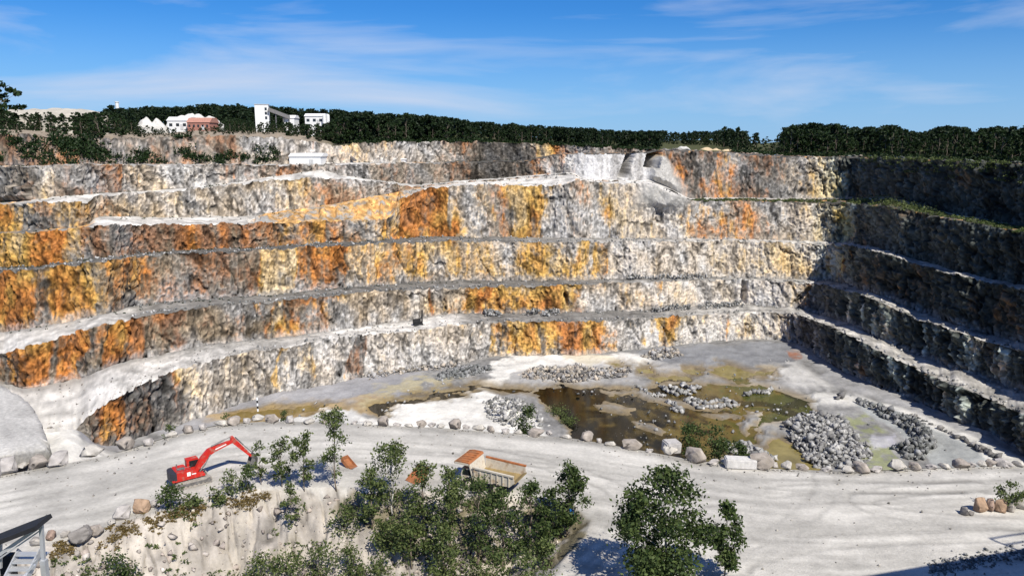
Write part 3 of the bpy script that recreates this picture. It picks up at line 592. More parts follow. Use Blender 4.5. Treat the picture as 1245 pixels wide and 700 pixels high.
# ---- vegetation builders
def leaf_quads(centers, size, rng, flat=.0):
    n = len(centers); a = rng.normal(size=(n, 3)); a /= np.linalg.norm(a, axis=1)[:, None]
    b = rng.normal(size=(n, 3)); b -= a * (a * b).sum(1)[:, None]; b /= np.linalg.norm(b, axis=1)[:, None]
    s = (size * (.6 + .8 * rng.random(n)))[:, None]
    V = np.stack([centers - a * s, centers + b * s * .55, centers + a * s, centers - b * s * .55], 1)
    return V.reshape(-1, 3), np.arange(n * 4).reshape(n, 4)
def crown_points(n, h0, h1, r, rng, clumps=22, spread=.33, power=.5, shape='round'):
    ks = []
    for _ in range(clumps):
        t = rng.random(); z = h0 + (h1 - h0) * t
        prof = {'round': math.sin(math.pi * min(max(t * .86 + .12, 0), 1)) ** .7, 'cone': (1 - t) ** .7 * .95 + .08, 'slim': .55 + .45 * math.sin(math.pi * t)}[shape]
        a = rng.random() * 2 * math.pi; rr = r * prof * rng.random() ** power
        ks.append((rr * math.cos(a), rr * math.sin(a), z))
    ks = np.array(ks); w_ = .5 + rng.random(clumps); w_ /= w_.sum()
    idx = rng.choice(clumps, n, p=w_); g = rng.normal(size=(n, 3)) * r * spread; g[:, 2] *= .75
    return ks[idx] + g, ks
def trunk_mb(h, r, ks, rng, lean=(0, 0)):
    m = MB(); p = Vector((0, 0, -.3)); n = 6; q0 = p
    pts = [Vector((0, 0, -.3))]
    for i in range(1, n + 1):
        t = i / n; pts.append(Vector((lean[0] * t + (rng.random() - .5) * .12 * h * .3, lean[1] * t + (rng.random() - .5) * .12 * h * .3, h * .86 * t)))
    for i in range(n): m.tube(pts[i], pts[i + 1], r * (1 - i / n * .85), r * (1 - (i + 1) / n * .85), 6)
    for k in ks[:: max(1, len(ks) // 12)]:
        z = max(.15 * h, k[2] - .22 * h); t = min(z / (h * .86), .999) * n; i = int(t); b = pts[i].lerp(pts[i + 1], t - i)
        m.tube(b, Vector(k), r * .32, r * .08, 5)
    return m
def tree(name, base, h, r, label, cat='tree', group=None, nleaf=2600, leaf=.16, seed=0, h0=.18, shape='round', mat=None, bark=None, clumps=26, spread=.2, tr=None):
    rng = np.random.default_rng(seed + 1000); root = empty(name, base, 0, label, cat, group)
    pts, ks = crown_points(nleaf, h * h0, h * .93, r, rng, clumps, spread, .55, shape)
    trunk_mb(h, tr or max(.06, h * .016), ks, rng).build('trunk', bark or M_BARK, root, smooth_=True)
    V, FA = leaf_quads(pts, leaf, rng); me = mesh_np('crown', V, FA, mat or M_LEAF)
    link('crown', me, root); return root

# ---- far wood: one mass of trees (nobody could count it)
def forest(name, spots, mat, seed, leaves=190, trunks=True):
    rng = np.random.default_rng(seed); protos = []
    for q in range(6):
        sh = ['round', 'round', 'slim', 'round', 'cone', 'round'][q]
        p, ks = crown_points(leaves, .04, .95, .38 if sh != 'cone' else .26, rng, 14, .11, .5, sh); V, FA = leaf_quads(p, .062, rng); protos.append((V, FA))
    VV, FF, o = [], [], 0
    for (x, y, z, h) in spots:
        V, FA = protos[rng.integers(6)]; a = rng.random() * 6.28; c, s = math.cos(a), math.sin(a)
        ws = .8 + .5 * rng.random()
        W = np.stack([(V[:, 0] * c - V[:, 1] * s) * h * ws + x, (V[:, 0] * s + V[:, 1] * c) * h * ws + y, V[:, 2] * h + z], 1)
        VV.append(W); FF.append(FA + o); o += len(W)
    return link(name, mesh_np(name, np.concatenate(VV), np.concatenate(FF), mat))
rng = np.random.default_rng(3); spots = []
for _ in range(3000):
    px = rng.uniform(-65, 1315)
    if px < 420: t = rng.uniform(1.7, 6.1)
    elif px < 800: t = rng.uniform(.5, 6.1)
    else: t = rng.uniform(1.2, 6.1)
    if 905 < px < 950 and t < 5.6: continue
    if 800 < px < 880 and t < 2.6: continue
    p = hill_pt(px, t)
    # keep the clearing round the plant buildings open
    qx_, qy_ = project(np.array(p))
    if 165 < px < 262 and t < 3.6: continue
    if 306 < px < 402 and t < 3.2: continue
    if px < 135 and not 1.2 < t < 2.2: continue
    h = cap_h(px, p, rng.uniform(7, 12.5), px < 430 and t < 2.4, abs(rng.normal()) * 3)
    spots.append((*p, h))
tag(forest('forest', spots, M_FAR, 5), 'dark green wood covering the hill behind the quarry', 'forest', kind='stuff')

# ---- trees one can tell apart along the right-hand rim, individual
def sapling_protos(n, seed, mat, bark, leaves=650):
    out = []
    for q in range(n):
        rng = np.random.default_rng(seed + q); sh = ['round', 'slim', 'round', 'round', 'cone'][q % 5]
        p, ks = crown_points(leaves, .03, .95, .36 if sh != 'slim' else .25, rng, 24, .085, .5, sh)
        V, FA = leaf_quads(p, .042, rng); cm = mesh_np('crown', V, FA, mat)
        t = trunk_mb(1, .016, ks, rng).build('trunk', bark); tm = t.data; D.objects.remove(t); out.append((cm, tm))
    return out
RIMP = sapling_protos(7, 60, M_FAR2, M_BARK)
def rim_tree(p, h, label, group, k, protos=RIMP):
    if label[:4] != 'tall': px_ = float(project(np.array(p))[0]); h = cap_h(px_, p, h, px_ < 430, abs(rng.normal()) * 4 - 1 if px_ < 880 else rng.normal() * 5.5 + 2)
    root = empty('rim_tree', p, rng.random() * 6.28, label, 'tree', group); cm, tm = protos[k % len(protos)]
    root.scale = (h * rng.uniform(.75, 1.3), h * rng.uniform(.75, 1.3), h)
    link('trunk', tm, root); link('crown', cm, root); return root
k = 0
for i in range(74):
    px = 888 + (1300 - 888) * (i + rng.random() * .8) / 74; t = rng.uniform(.25, 1.1) if i % 2 else rng.uniform(1.0, 1.7)
    p = hill_pt(px, t); top = np.interp(px, [888, 930, 960, 1000, 1040, 1060, 1085, 1110, 1130, 1150, 1200, 1245], [158, 168, 153, 150, 160, 156, 152, 156, 162, 156, 158, 154]) + rng.uniform(-5, 13)
    if px < 895: continue
    ztop = at_y(px, top, p[1])[2]; h = max(4.5, min(12.5, ztop - p[2]))
    rim_tree(p, h, 'dark leafy tree on the quarry rim above the shaded wall', 'trees along the shaded rim', k); k += 1
for i in range(34):
    px = rng.uniform(430, 800); p = hill_pt(px, rng.uniform(.12, .6)); rim_tree(p, rng.uniform(5, 8.5), 'dark tree at the wood edge on top of the brown upper face', 'trees at the edge of the wood', k); k += 1
for (px, t, h) in [(862, 2.4, 8), (872, 2.6, 9), (880, 2.4, 9.5), (890, 2.7, 10), (898, 2.5, 10), (905, 2.6, 9), (852, 2.8, 7), (842, 2.7, 7)]:
    rim_tree(hill_pt(px, t), h, 'dark tree in the clump beside the bare sandy gap', 'clump by the sandy gap', k); k += 1
# left: belt of trees above the left rim, and scrub on the slope
for i in range(96):
    px = rng.uniform(-60, 300); t = rng.uniform(.1, 1.5)
    if 165 < px < 262 and t > .6: t = .3
    h = rng.uniform(4.5, 9)
    rim_tree(hill_pt(px, t), h, 'dark leafy tree in the belt above the left rim', 'trees above the left rim', k); k += 1
for i in range(60):
    px = rng.uniform(262, 430); t = rng.uniform(.3, 1.3); rim_tree(hill_pt(px, t), rng.uniform(4, 12), 'dark leafy tree below the white plant tower', 'trees below the plant tower', k); k += 1
for i in range(40):
    px = rng.uniform(300, 408); rim_tree(hill_pt(px, rng.uniform(.8, 1.1)), 12, 'dark leafy tree below the white plant tower', 'trees below the plant tower', k); k += 1
for i in range(46):
    px = rng.uniform(-60, 150); rim_tree(hill_pt(px, rng.uniform(.9, 1.7)), 12, 'dark leafy tree in the belt above the left rim', 'trees above the left rim', k); k += 1
for i in range(16):
    px = rng.uniform(165, 265); rim_tree(hill_pt(px, rng.uniform(.6, .95)), 12, 'low dark tree in front of the red brick building', 'trees before the brick building', k); k += 1
root = rim_tree(hill_pt(2, 1.0), 14, 'tall dark tree rising above the left skyline', None, 2)

# scrub on benches and slopes (ground cover)
def scrub(name, pts, size, mat, label, n=26, seed=9, leaf=.2):
    rng = np.random.default_rng(seed); C = []
    for p, s in zip(pts, size):
        g = rng.normal(size=(n, 3)) * np.array([s * .45, s * .45, s * .32]); g[:, 2] = np.abs(g[:, 2]) ; C.append(np.asarray(p)[None] + g)
    V, FA = leaf_quads(np.concatenate(C), leaf, rng); return tag(link(name, mesh_np(name, V, FA, mat)), label, 'shrubs', kind='stuff')
def surf(k, px, v):
    """a point on the built quarry surface: segment k, pixel column px, v along it"""
    rr = np.where(GK == k)[0]; r_ = rr[int(np.clip(v, 0, .999) * len(rr))]; c_ = int(np.clip((px - XA) / DX, 0, NC - 1)); return GD[r_, c_]
pts, sz = [], []
for _ in range(520):
    px = rng.uniform(840, 1320); v = rng.random()
    pts.append(surf(7, px, v)); sz.append(rng.uniform(.3, .8) * (2.7 if 1036 < px < 1140 else .9))
for _ in range(240):
    px = rng.uniform(1050, 1330); pts.append(surf(10, px, 1 - .35 * rng.random() ** 2)); sz.append(rng.uniform(.4, 1.1))
scrub('bench_scrub', pts, sz, M_LEAF, 'green scrub growing along the upper right bench', 30)
pts, sz = [], []
for _ in range(900):
    px = rng.uniform(-60, 400); v = rng.random() ** .8; p = surf(12, px, v)
    qx_, qy_ = project(p)
    a = fbm(np.array(p[0] / 9), np.array(p[1] / 9), np.array(p[2] / 5), 3, 707)
    if px > 232 and v > .25 and a < .62: continue
    if 338 < px < 398 and v < .5: continue
    if 50 < qx_ < 84 and abs(qx_ - (58 + (qy_ - 172) * .8)) < 7: continue
    if a < .45: continue
    pts.append(p); sz.append(rng.uniform(.9, 2.0))
scrub('slope_scrub', pts, sz, M_FAR2, 'dark scrub on the slope above the left rim', 34, leaf=.32)
pts, sz = [], []
for _ in range(900):
    px = rng.uniform(430, 1318)
    if 800 < px < 890: continue
    pts.append(hill_pt(px, rng.uniform(0, 1.0) ** 1.5)); sz.append(rng.uniform(.7, 1.7))
scrub('rim_scrub', pts, sz, M_FAR2, 'dark undergrowth along the wooded quarry rim', 26, seed=12, leaf=.28)
pts, sz = [], []
for k_, n_ in ((3, 90), (5, 130), (7, 60), (9, 90), (11, 120)):
    for _ in range(n_):
        px = rng.uniform(-40, 640); pts.append(surf(k_, px, rng.uniform(.55, .99))); sz.append(rng.uniform(.12, .38))
scrub('ledge_tufts', pts, sz, M_FAR2, 'dark tufts along the back of the benches', 14, leaf=.13)

# ================================================================== ROCKS
def rock_mesh(name, seed, col, npts=16, box=.55, bev=.05):
    """broken block: convex hull of a few points pushed towards a box, edges chipped"""
    rng = np.random.default_rng(seed); p = rng.normal(size=(npts, 3)); p /= np.linalg.norm(p, axis=1)[:, None]
    p = p / (np.abs(p).max(1)[:, None] ** box); p *= rng.uniform(.82, 1.0, size=(npts, 1)); p *= rng.uniform(.7, 1.15, size=3)
    bm = bmesh.new(); vs = [bm.verts.new(q) for q in p]; r_ = bmesh.ops.convex_hull(bm, input=vs)
    bmesh.ops.delete(bm, geom=[v for v in bm.verts if not v.link_faces], context='VERTS')
    if bev:
        bmesh.ops.dissolve_limit(bm, angle_limit=.28, verts=bm.verts, edges=bm.edges)
        bmesh.ops.bevel(bm, geom=list(bm.edges), offset=bev, segments=1, affect='EDGES')
        bmesh.ops.triangulate(bm, faces=bm.faces); bmesh.ops.subdivide_edges(bm, edges=bm.edges, cuts=1); bmesh.ops.triangulate(bm, faces=bm.faces)
    bmesh.ops.triangulate(bm, faces=bm.faces); bmesh.ops.recalc_face_normals(bm, faces=bm.faces)
    bm.verts.index_update(); V = np.array([v.co[:] for v in bm.verts]); FA = np.array([[v.index for v in f.verts] for f in bm.faces]); bm.free()
    if bev: V += rng.normal(size=V.shape) * .018
    V[:, 2] -= V[:, 2].min()
    n1 = fbm(V[:, 0] * 1.9 + seed, V[:, 1] * 1.9, V[:, 2] * 1.9, 3, 808)
    cc = np.array(col)[None] * (.5 + n1)[:, None]
    return mesh_np(name, V, FA, M_STONE, cc)
BCOL = [(.42, .39, .36), (.38, .35, .31), (.33, .29, .25), (.36, .25, .17), (.25, .23, .21), (.47, .44, .39), (.39, .36, .33), (.29, .21, .165)]
BM_ = [rock_mesh('boulder', 20 + i, BCOL[i]) for i in range(8)]
BOULD = [(10,572,34),(28,568,16),(47,567,26),(72,562,38),(112,553,30),(152,545,22),(180,539,20),(208,530,18),(229,525,16),(246,521,16),(270,516,22),(285,515,18),(300,513,14),(314,510,20),(331,512,18),(353,513,18),(376,514,18),(395,514,10),(431,515,10),(447,516,16),(466,517,19),(483,517,12),(497,518,14),(512,518,14),(525,518,12),(536,519,14),(553,520,20),(567,520,12),(582,522,20),(597,524,12),(614,525,18),(630,527,14),(652,529,22),(668,527,12),(688,532,18),(714,534,19),(728,537,12),(742,541,18),(768,544,26),(790,549,12),(814,550,27),(846,559,28),(868,563,18),(882,562,16),(925,567,30),(942,567,14),(957,569,20),(975,570,16),(1005,572,14),(1030,573,18),(1047,572,22),(1066,572,18),(1090,570,24),(1112,570,14),(1132,569,14),(1148,568,16),(1168,567,20),(1180,567,12),(1193,566,14),(1204,566,12),(1220,566,20),(1238,566,15)]
BG = 'boulders lining the far edge of the haul road'
for i, (px, py, wd) in enumerate(BOULD):
    p = at_z(px, py, 0.0); sc = wd / F * np.linalg.norm(p - np.array([0, 0, CAMH])) * .47
    o = link('boulder', BM_[(i * 5 + i // 3) % 8]); o.location = (p[0], p[1], -.18 * sc); o.rotation_euler = (0, 0, rng.random() * 6.28)
    o.scale = (sc * 1.08, sc * .85, sc * rng.uniform(.5, .78))
    ci = (i * 5 + i // 3) % 8; cl = ['pale grey', 'buff grey', 'brownish grey', 'tan', 'dark grey', 'whitish', 'light grey', 'brown'][ci]
    wh = ('at the foot of the dusty platform' if px < 90 else 'at the foot of the orange nose' if px < 215 else 'across the road from the excavator' if px < 300 else 'around the marker post' if px < 400 else
          'beside the white floor track' if px < 580 else 'beside the gravel mound' if px < 690 else 'along the dark pond' if px < 830 else 'near the squared stone block' if px < 950 else 'below the grey rock pile' if px < 1080 else 'below the dark gravel bank')
    sz_ = 'large ' if wd >= 24 else ('small ' if wd <= 13 else '')
    tag(o, f'{sz_}{cl} boulder {wh}', 'boulder', BG)
# squared white block in the row
mb = MB(); mb.box((0, 0, .55), (3.8, 1.5, 1.2), bev=.12); o = mb.build('stone_block', pmat('pale_block', (.58, .56, .53), .9, var=.25, scale=2, bump=.4)); p = at_z(900, 567, 0.); o.location = p; o.rotation_euler = (0, .03, -.06)
tag(o, 'long squared white stone block in the roadside boulder row', 'stone block')
mb = MB(); mb.box((0, 0, .7), (2.1, 1.7, 1.5), bev=.15); o = mb.build('stone_block', pmat('grey_block', (.44, .42, .40), .9, var=.3, scale=2, bump=.4)); p = at_z(818, 553, 0.); o.location = p + np.array([0, 1.2, 0]); o.rotation_euler = (.05, .05, .3)
tag(o, 'grey cube-shaped stone block beside the shrubs behind the road', 'stone block')
# rocks edging the lower side of the road at left
for i, (px, py, wd) in enumerate([(80, 652, 12), (96, 655, 26), (62, 655, 14), (118, 648, 14), (136, 636, 10), (150, 628, 24), (172, 621, 20), (186, 615, 12), (45, 662, 16)]):
    p = at_z(px, py, 0.0); sc = wd / F * 82 * .6; o = link('rock', BM_[(i * 3 + 1) % 8], loc=(p[0], p[1], -.2 * sc)); o.scale = (sc, sc, sc * .8); o.rotation_euler = (0, 0, i)
    tag(o, 'rough rock on the bank crest beside the haul road', 'rock', 'rocks on the bank crest')
# rock island with shrub at right
for i, (px, py, wd, cidx) in enumerate([(1191, 621, 20, 3), (1204, 620, 18, 7), (1216, 621, 18, 3), (1228, 621, 16, 1), (1240, 617, 24, 5), (1252, 618, 20, 4), (1172, 625, 14, 4), (1181, 626, 8, 4)]):
    p = at_z(px, py, 0.0); sc = wd / F * 88 * .44; o = link('rock', BM_[cidx], loc=(p[0], p[1], -.15 * sc)); o.scale = (sc, sc, sc * 1.1); o.rotation_euler = (0, 0, i * 1.3)
    tag(o, ['', 'buff grey rock in the small traffic island', '', 'tan rock in the small traffic island', 'dark grey rock at the end of the small traffic island', 'whitish rock under the traffic island shrub', '', 'brown rock in the small traffic island'][cidx], 'rock', 'rocks of the traffic island')
# row of kerb rocks on the pit floor
SM = [rock_mesh('rock', 50 + i, c, 9, .7, 0) for i, c in enumerate([(.16, .155, .15), (.2, .19, .18), (.13, .13, .125), (.26, .25, .24)])]
for i in range(46):
    t = i / 45; px = 1107 + 108 * t + rng.uniform(-1, 1); py = 507 + 55 * t ** 1.05 + rng.uniform(-1, 1); p = at_z(px, py, -10.0); s = rng.uniform(.35, .85) * (.7 + .5 * t)
    o = link('rock', SM[i % 4], loc=p); o.scale = (s, s, s); o.rotation_euler = (0, 0, i)
    tag(o, 'small dark rock in the row along the pit-floor track', 'rock', 'rocks along the pit-floor track')
for px, py, s in ((1023, 487, 1.2), (1018, 489, .8)):
    o = link('rock', SM[0], loc=at_z(px, py, -10.)); o.scale = (s, s, s); tag(o, 'lone dark rock at the bend of the pit-floor track', 'rock', 'rocks at the track bend')
# rubble spreads
LT = [rock_mesh('stone', 80 + i, c, 9, .75, 0) for i, c in enumerate([(.33, .325, .315), (.25, .245, .235), (.39, .385, .37), (.19, .185, .18)])]
protV = []
for me in LT + SM:
    V = np.zeros(len(me.vertices) * 3, np.float32); me.vertices.foreach_get('co', V); FA = np.zeros(len(me.loops), np.int32); me.loops.foreach_get('vertex_index', FA)
    protV.append((V.reshape(-1, 3), FA.reshape(-1, 3)))
def rubble(name, P, S, tint, label=None, parent=None, seed=1, kind='stuff'):
    rng = np.random.default_rng(seed); VV, FF, CC, o = [], [], [], 0
    for p, s in zip(P, S):
        V, FA = protV[rng.integers(len(protV))]; a = rng.normal(size=4); a /= np.linalg.norm(a); q = np.array(Matrix(((1, 0, 0), (0, 1, 0), (0, 0, 1))))
        from mathutils import Quaternion
        R_ = np.array(Quaternion(a).to_matrix()); W = (V - np.array([0, 0, .6])) @ R_.T * s + np.asarray(p) + np.array([0, 0, s * .35])
        VV.append(W); FF.append(FA + o); o += len(W); c = np.array(tint[rng.integers(len(tint))]) * rng.uniform(.6, 1.25); CC.append(np.broadcast_to(c, (len(W), 3)))
    ob = link(name, mesh_np(name, np.concatenate(VV), np.concatenate(FF), M_STONE, np.concatenate(CC)), parent); tag(ob, label, 'rubble' if label else None, kind=kind); return ob
GREY = [(.36, .355, .34), (.29, .285, .275), (.21, .21, .2), (.43, .42, .40)]; DARK = [(.2, .205, .2), (.14, .145, .14), (.27, .27, .265)]; WARM = [(.4, .36, .3), (.32, .31, .3), (.46, .4, .33), (.18, .17, .16)]
def in_poly(poly, n, rng):
    P = np.array(poly, float); lo, hi = P.min(0), P.max(0); out = []
    while len(out) < n:
        q = rng.uniform(lo, hi, (n * 2, 2)); k_ = poly_sd(q[:, 0], q[:, 1], poly) > 0; out += list(q[k_])
    return np.array(out[:n])
def spread(name, poly, n, size, hgt, tint, label, seed):
    rng = np.random.default_rng(seed); q = in_poly(poly, n, rng); d = poly_sd(q[:, 0], q[:, 1], poly); d = d / d.max()
    P = at_z(q[:, 0], q[:, 1], -10.0 + 0 * d).copy(); P[:, 2] += hgt * np.sqrt(d) * rng.uniform(.7, 1, n)
    rubble(name, P, size * (.28 + 1.0 * rng.random(n) ** 2.2), tint, label, seed=seed)
spread('rubble_ridge', [(628,458),(650,449),(700,447),(770,451),(760,461),(700,466),(640,463)], 800, .62, 1.0, WARM, 'low ridge of grey and buff rubble beside the white floor track', 1)
spread('rubble_patch', [(779,436),(795,428),(825,428),(829,434),(800,440)], 260, .6, 1.1, WARM, 'small heap of buff rubble at the foot of the pale face', 2)
spread('rubble_apron', [(525,460),(560,448),(595,447),(600,452),(570,460),(535,465)], 420, .6, .8, DARK, 'dark rubble apron below the whitish drilled face', 3)
spread('gravel_mound', [(587,492),(605,485),(635,488),(655,505),(660,520),(610,522),(592,508)], 300, .5, 1.6, GREY, 'grey gravel mound inside the bend of the white track', 4)
spread('gravel_bank', [(1036,490),(1060,494),(1110,515),(1132,530),(1138,545),(1120,562),(1100,560),(1085,548),(1115,540),(1100,525),(1060,505)], 700, .55, 2.2, DARK, 'dark gravel bank bordering the green puddle', 5)
spread('rubble_strip', [(880,540),(905,538),(945,560),(930,566),(895,555)], 160, .6, .7, GREY, 'grey rubble strip behind the squared stone block', 6)
spread('talus_heap', [(258,486),(275,470),(295,466),(310,476),(312,486),(280,492)], 260, .5, 2.2, DARK, 'dark grey talus heap against the lowest face', 7)
spread('talus_heap', [(440,457),(500,448),(560,444),(560,449),(500,456),(445,464)], 260, .55, .8, WARM, 'pale talus strewn along the foot of the whitish face', 8)
# small stones strewn over the floor
q = in_poly([(300,505),(560,455),(760,440),(960,425),(1060,475),(1200,540),(1100,565),(960,520),(700,560),(450,515)], 1800, rng); ok = vn(q[:, 0] / 30, q[:, 1] / 9, 0, 985) > .45
rubble('floor_stones', at_z(q[ok, 0], q[ok, 1], -9.85), .05 + .38 * rng.random(ok.sum()) ** 4, DARK + GREY, 'small stones strewn over the pit floor', seed=33)
# stone rows in the pond
for li, ln in enumerate([[(776, 471), (786, 478), (795, 483), (808, 481)], [(803, 470), (812, 476), (822, 480), (846, 478)], [(815, 471), (826, 476), (836, 478)], [(828, 468), (840, 473), (849, 472)], [(833, 487), (850, 497), (866, 496), (880, 494), (900, 493)], [(838, 486), (858, 491), (880, 487), (895, 489)], [(812, 490), (820, 492), (823, 499), (832, 500)], [(904, 481), (915, 477), (930, 478), (940, 474)]]):
    P, S_ = [], []; L_ = np.array(ln, float)
    for a in range(len(L_) - 1):
        for t in np.arange(0, 1, .10):
            q = L_[a] + (L_[a + 1] - L_[a]) * t + rng.normal(size=2) * .5; P.append(at_z(q[0], q[1], -10.0)); S_.append(rng.uniform(.35, .75))
    rubble('stone_row', P, S_, GREY, 'row of grey stones lying in the shallow pond', seed=40 + li)
# loose stones on the bench edges and toes
P, S_ = [], []
for k_, n_, lo, hi in ((1, 300, 560, 1300), (1, 60, 200, 560), (3, 340, 560, 1300), (3, 260, 160, 560), (5, 260, 560, 1100), (5, 320, -40, 560), (7, 60, 560, 840)):
    for _ in range(n_):
        px = rng.uniform(lo, hi); v = rng.uniform(.05, .22) if rng.random() < .6 else rng.uniform(.7, .95); P.append(surf(k_, px, v)); S_.append(rng.uniform(.12, .42))
rubble('bench_rubble', P, S_, DARK + GREY, 'loose stones scattered along the bench edges', seed=60)
P, S_ = [], []
for px0, px1, k_ in ((793, 840, 1), (760, 860, 3), (850, 905, 1), (590, 610, 1), (640, 680, 1)):
    for _ in range(120):
        px = rng.uniform(px0, px1); P.append(surf(k_, px, rng.uniform(.6, .99)) + np.array([0, 0, rng.uniform(0, .9)])); S_.append(rng.uniform(.18, .5))
rubble('bench_talus', P, S_, DARK + GREY, 'rubble fallen at the back of the lower benches', seed=61)

# ---- the big rock pile: a thing with its rocks as parts
HEAP = [(949,518),(962,508),(985,503),(1012,505),(1030,515),(1048,535),(1063,556),(1050,570),(1020,575),(992,568),(968,545)]
hc_ = at_z(1005, 540, -10.0); root = empty('rock_pile', hc_, 0, 'heap of broken light grey blocks on the pit floor', 'rock pile')
rg = np.random.default_rng(77); q = in_poly(HEAP, 900, rg); d = poly_sd(q[:, 0], q[:, 1], HEAP); d = np.clip(d / 16, 0, 1)
P = at_z(q[:, 0], q[:, 1], -10.0).copy(); P[:, 2] += 1.15 * np.sqrt(d) - .2; S_ = .16 + .42 * rg.random(900) ** 1.5; S_[:300] = .4 + .6 * rg.random(300) ** 2.2; P[:300, 2] += .25
for i in range(300):
    o = link('rock', LT[i % 4], root, P[i] - hc_); o.rotation_euler = tuple(rg.uniform(0, 6.28, 3)); s = S_[i] * .85; o.scale = (s, s, s * .9)
ob = rubble('small_rocks', P[300:] - hc_, S_[300:], GREY, None, root, 78)
# solid core under the loose rocks
mb = MB(); pb = [at_z(x, y, -10.) - hc_ for x, y in HEAP]
cen = np.mean(pb, 0); A = np.stack([np.array([cen + (p - cen) * s + np.array([0, 0, dz]) for p in pb + pb[:1]]) for s, dz in ((.99, -.3), (.85, .5), (.6, .85), (.0, 1.0))])
o = link('core', mesh_np('core', A.reshape(-1, 3), gridfaces(*A.shape[:2]), M_STONE, np.full(A.reshape(-1, 3).shape, .12)), root)

# ================================================================== VEGETATION IN FRONT
def on_bank(px, py):
    px = np.asarray(px, float); py = np.asarray(py, float); z = np.zeros_like(px)
    for _ in range(14):
        p = at_z(px, py, z); z = .5 * z + .5 * bank_z(np.atleast_1d(p[..., 0]), np.atleast_1d(p[..., 1])).reshape(z.shape)
    return at_z(px, py, z)
def ptree(px, pyb, pyt, wpx, label, name='birch_tree', group=None, pos=None, **kw):
    p = on_bank(px, pyb) if pos is None else pos
    zt = at_y(px, pyt, p[1])[2]; h = max(.6, zt - p[2]); dist = p[1] * CP + (CAMH - p[2]) * SP; r_ = wpx / 2 / F * dist
    return tree(name, p, h, r_, label, group=group, seed=int(px * 7 + pyb), **kw)
TG = 'birches on the bank below the haul road'
slim = dict(shape='slim', h0=.15, clumps=20, spread=.22, leaf=.15)
ptree(318, 590, 527, 16, 'thin young birch with sparse leaves beside the excavator bucket', nleaf=420, tr=.05, **slim)
ptree(343, 592, 527, 26, 'bushy birch sapling standing right of the excavator', nleaf=1100, tr=.06, **slim)
ptree(370, 596, 520, 26, 'dense upright birch sapling between the excavator and the tall tree', nleaf=1300, tr=.06, **slim)
ptree(409, 596, 484, 34, 'tall slender tree with open crown against the road', nleaf=1700, tr=.09, **slim)
ptree(478, 628, 525, 54, 'rounded pale-stemmed birch left of the dump truck', nleaf=2100, leaf=.16, tr=.10, bark=M_BARKW)
ptree(516, 650, 556, 46, 'birch standing before the nose of the dump truck', nleaf=1600, leaf=.16)
ptree(548, 668, 558, 40, 'narrow light green birch before the dump truck', nleaf=1500, leaf=.16)
for px, pb_, pt_, w_, lb in ((582, 690, 575, 56, 'tallest dark birch of the thicket, right before the truck body'), (612, 690, 590, 54, 'dark birch in the middle of the thicket below the dump truck'), (645, 680, 584, 58, 'widest dark birch of the thicket below the truck tail'), (668, 664, 590, 40, 'narrow dark birch beside the upright end tree')):
    ptree(px, pb_, pt_, w_, lb, group=TG, nleaf=1600, leaf=.16, mat=M_LEAF2, spread=.15, clumps=30)
ptree(690, 650, 561, 44, 'upright tree ending the thicket beside the side road', nleaf=2800, leaf=.17, mat=M_LEAF2)
ptree(452, 640, 566, 34, 'small birch in the gap left of the thicket', nleaf=1400)
ptree(500, 690, 620, 50, 'low spreading birch at the lower bank', nleaf=2000)
ptree(540, 716, 632, 54, 'leafy birch at the foot of the bank', nleaf=2200)
bp = at_z(806, 722, 0.0)
ptree(822, 722, 566, 108, 'big round leafy tree standing alone beside the road junction', name='leafy_tree', pos=bp, nleaf=11000, leaf=.19, mat=M_LEAF2, clumps=60, spread=.15, tr=.17, h0=.12, bark=M_BARKW)
p2 = at_z(880, 706, 0.0)
ptree(880, 706, 606, 40, 'smaller tree growing against the big round tree', name='leafy_tree', pos=p2, nleaf=2400, leaf=.18, mat=M_LEAF2, tr=.08)
def shrub(px, pyb, pyt, wpx, label, group=None, pos=None, nleaf=700, mat=None, leaf=.14, name='shrub'):
    o = ptree(px, pyb, pyt, wpx, label, name=name, group=group, pos=pos, nleaf=nleaf, mat=mat, leaf=leaf, h0=.05, clumps=14, spread=.25, tr=.035); o['category'] = 'shrub'; return o
shrub(588, 616, 580, 44, 'leafy shrub hiding the wheels of the dump truck', nleaf=1100)
shrub(556, 612, 578, 30, 'leafy shrub before the cab of the dump truck', nleaf=700)
shrub(208, 622, 590, 34, 'dark round shrub in front of the excavator tracks', nleaf=900, mat=M_LEAF2)
shrub(232, 618, 600, 22, 'low olive shrub beneath the excavator tracks', nleaf=420)
shrub(264, 612, 588, 20, 'leggy shrub below the excavator boom', nleaf=420)
shrub(283, 600, 572, 26, 'shrub growing under the excavator stick', nleaf=520)
shrub(302, 598, 566, 24, 'dark shrub beside the excavator bucket', nleaf=620, mat=M_LEAF2)
shrub(355, 640, 582, 20, 'narrow upright shrub on the bare bank', nleaf=700)
shrub(146, 705, 674, 44, 'dark shrub low on the pale bare bank', nleaf=1100, mat=M_LEAF2)
shrub(420, 650, 616, 36, 'spreading shrub on the stony bank', nleaf=800)
SG = 'low shrubs on the lower bank'
for px, pb_, pt_, w_ in ((318, 712, 676, 46), (350, 716, 672, 46), (388, 712, 664, 50), (428, 704, 664, 44), (460, 716, 668, 44), (640, 716, 664, 50), (605, 720, 672, 50), (660, 690, 655, 34), (300, 716, 690, 36), (575, 726, 680, 44), (470, 664, 630, 34)):
    shrub(px, pb_, pt_, w_, 'olive shrub on the bare stony lower bank' if px < 400 else 'olive shrub left of the birch thicket foot' if px < 480 else 'olive shrub at the foot of the birch thicket', SG, nleaf=1000)
def flr(px, py): return at_z(px, py, -10.0)
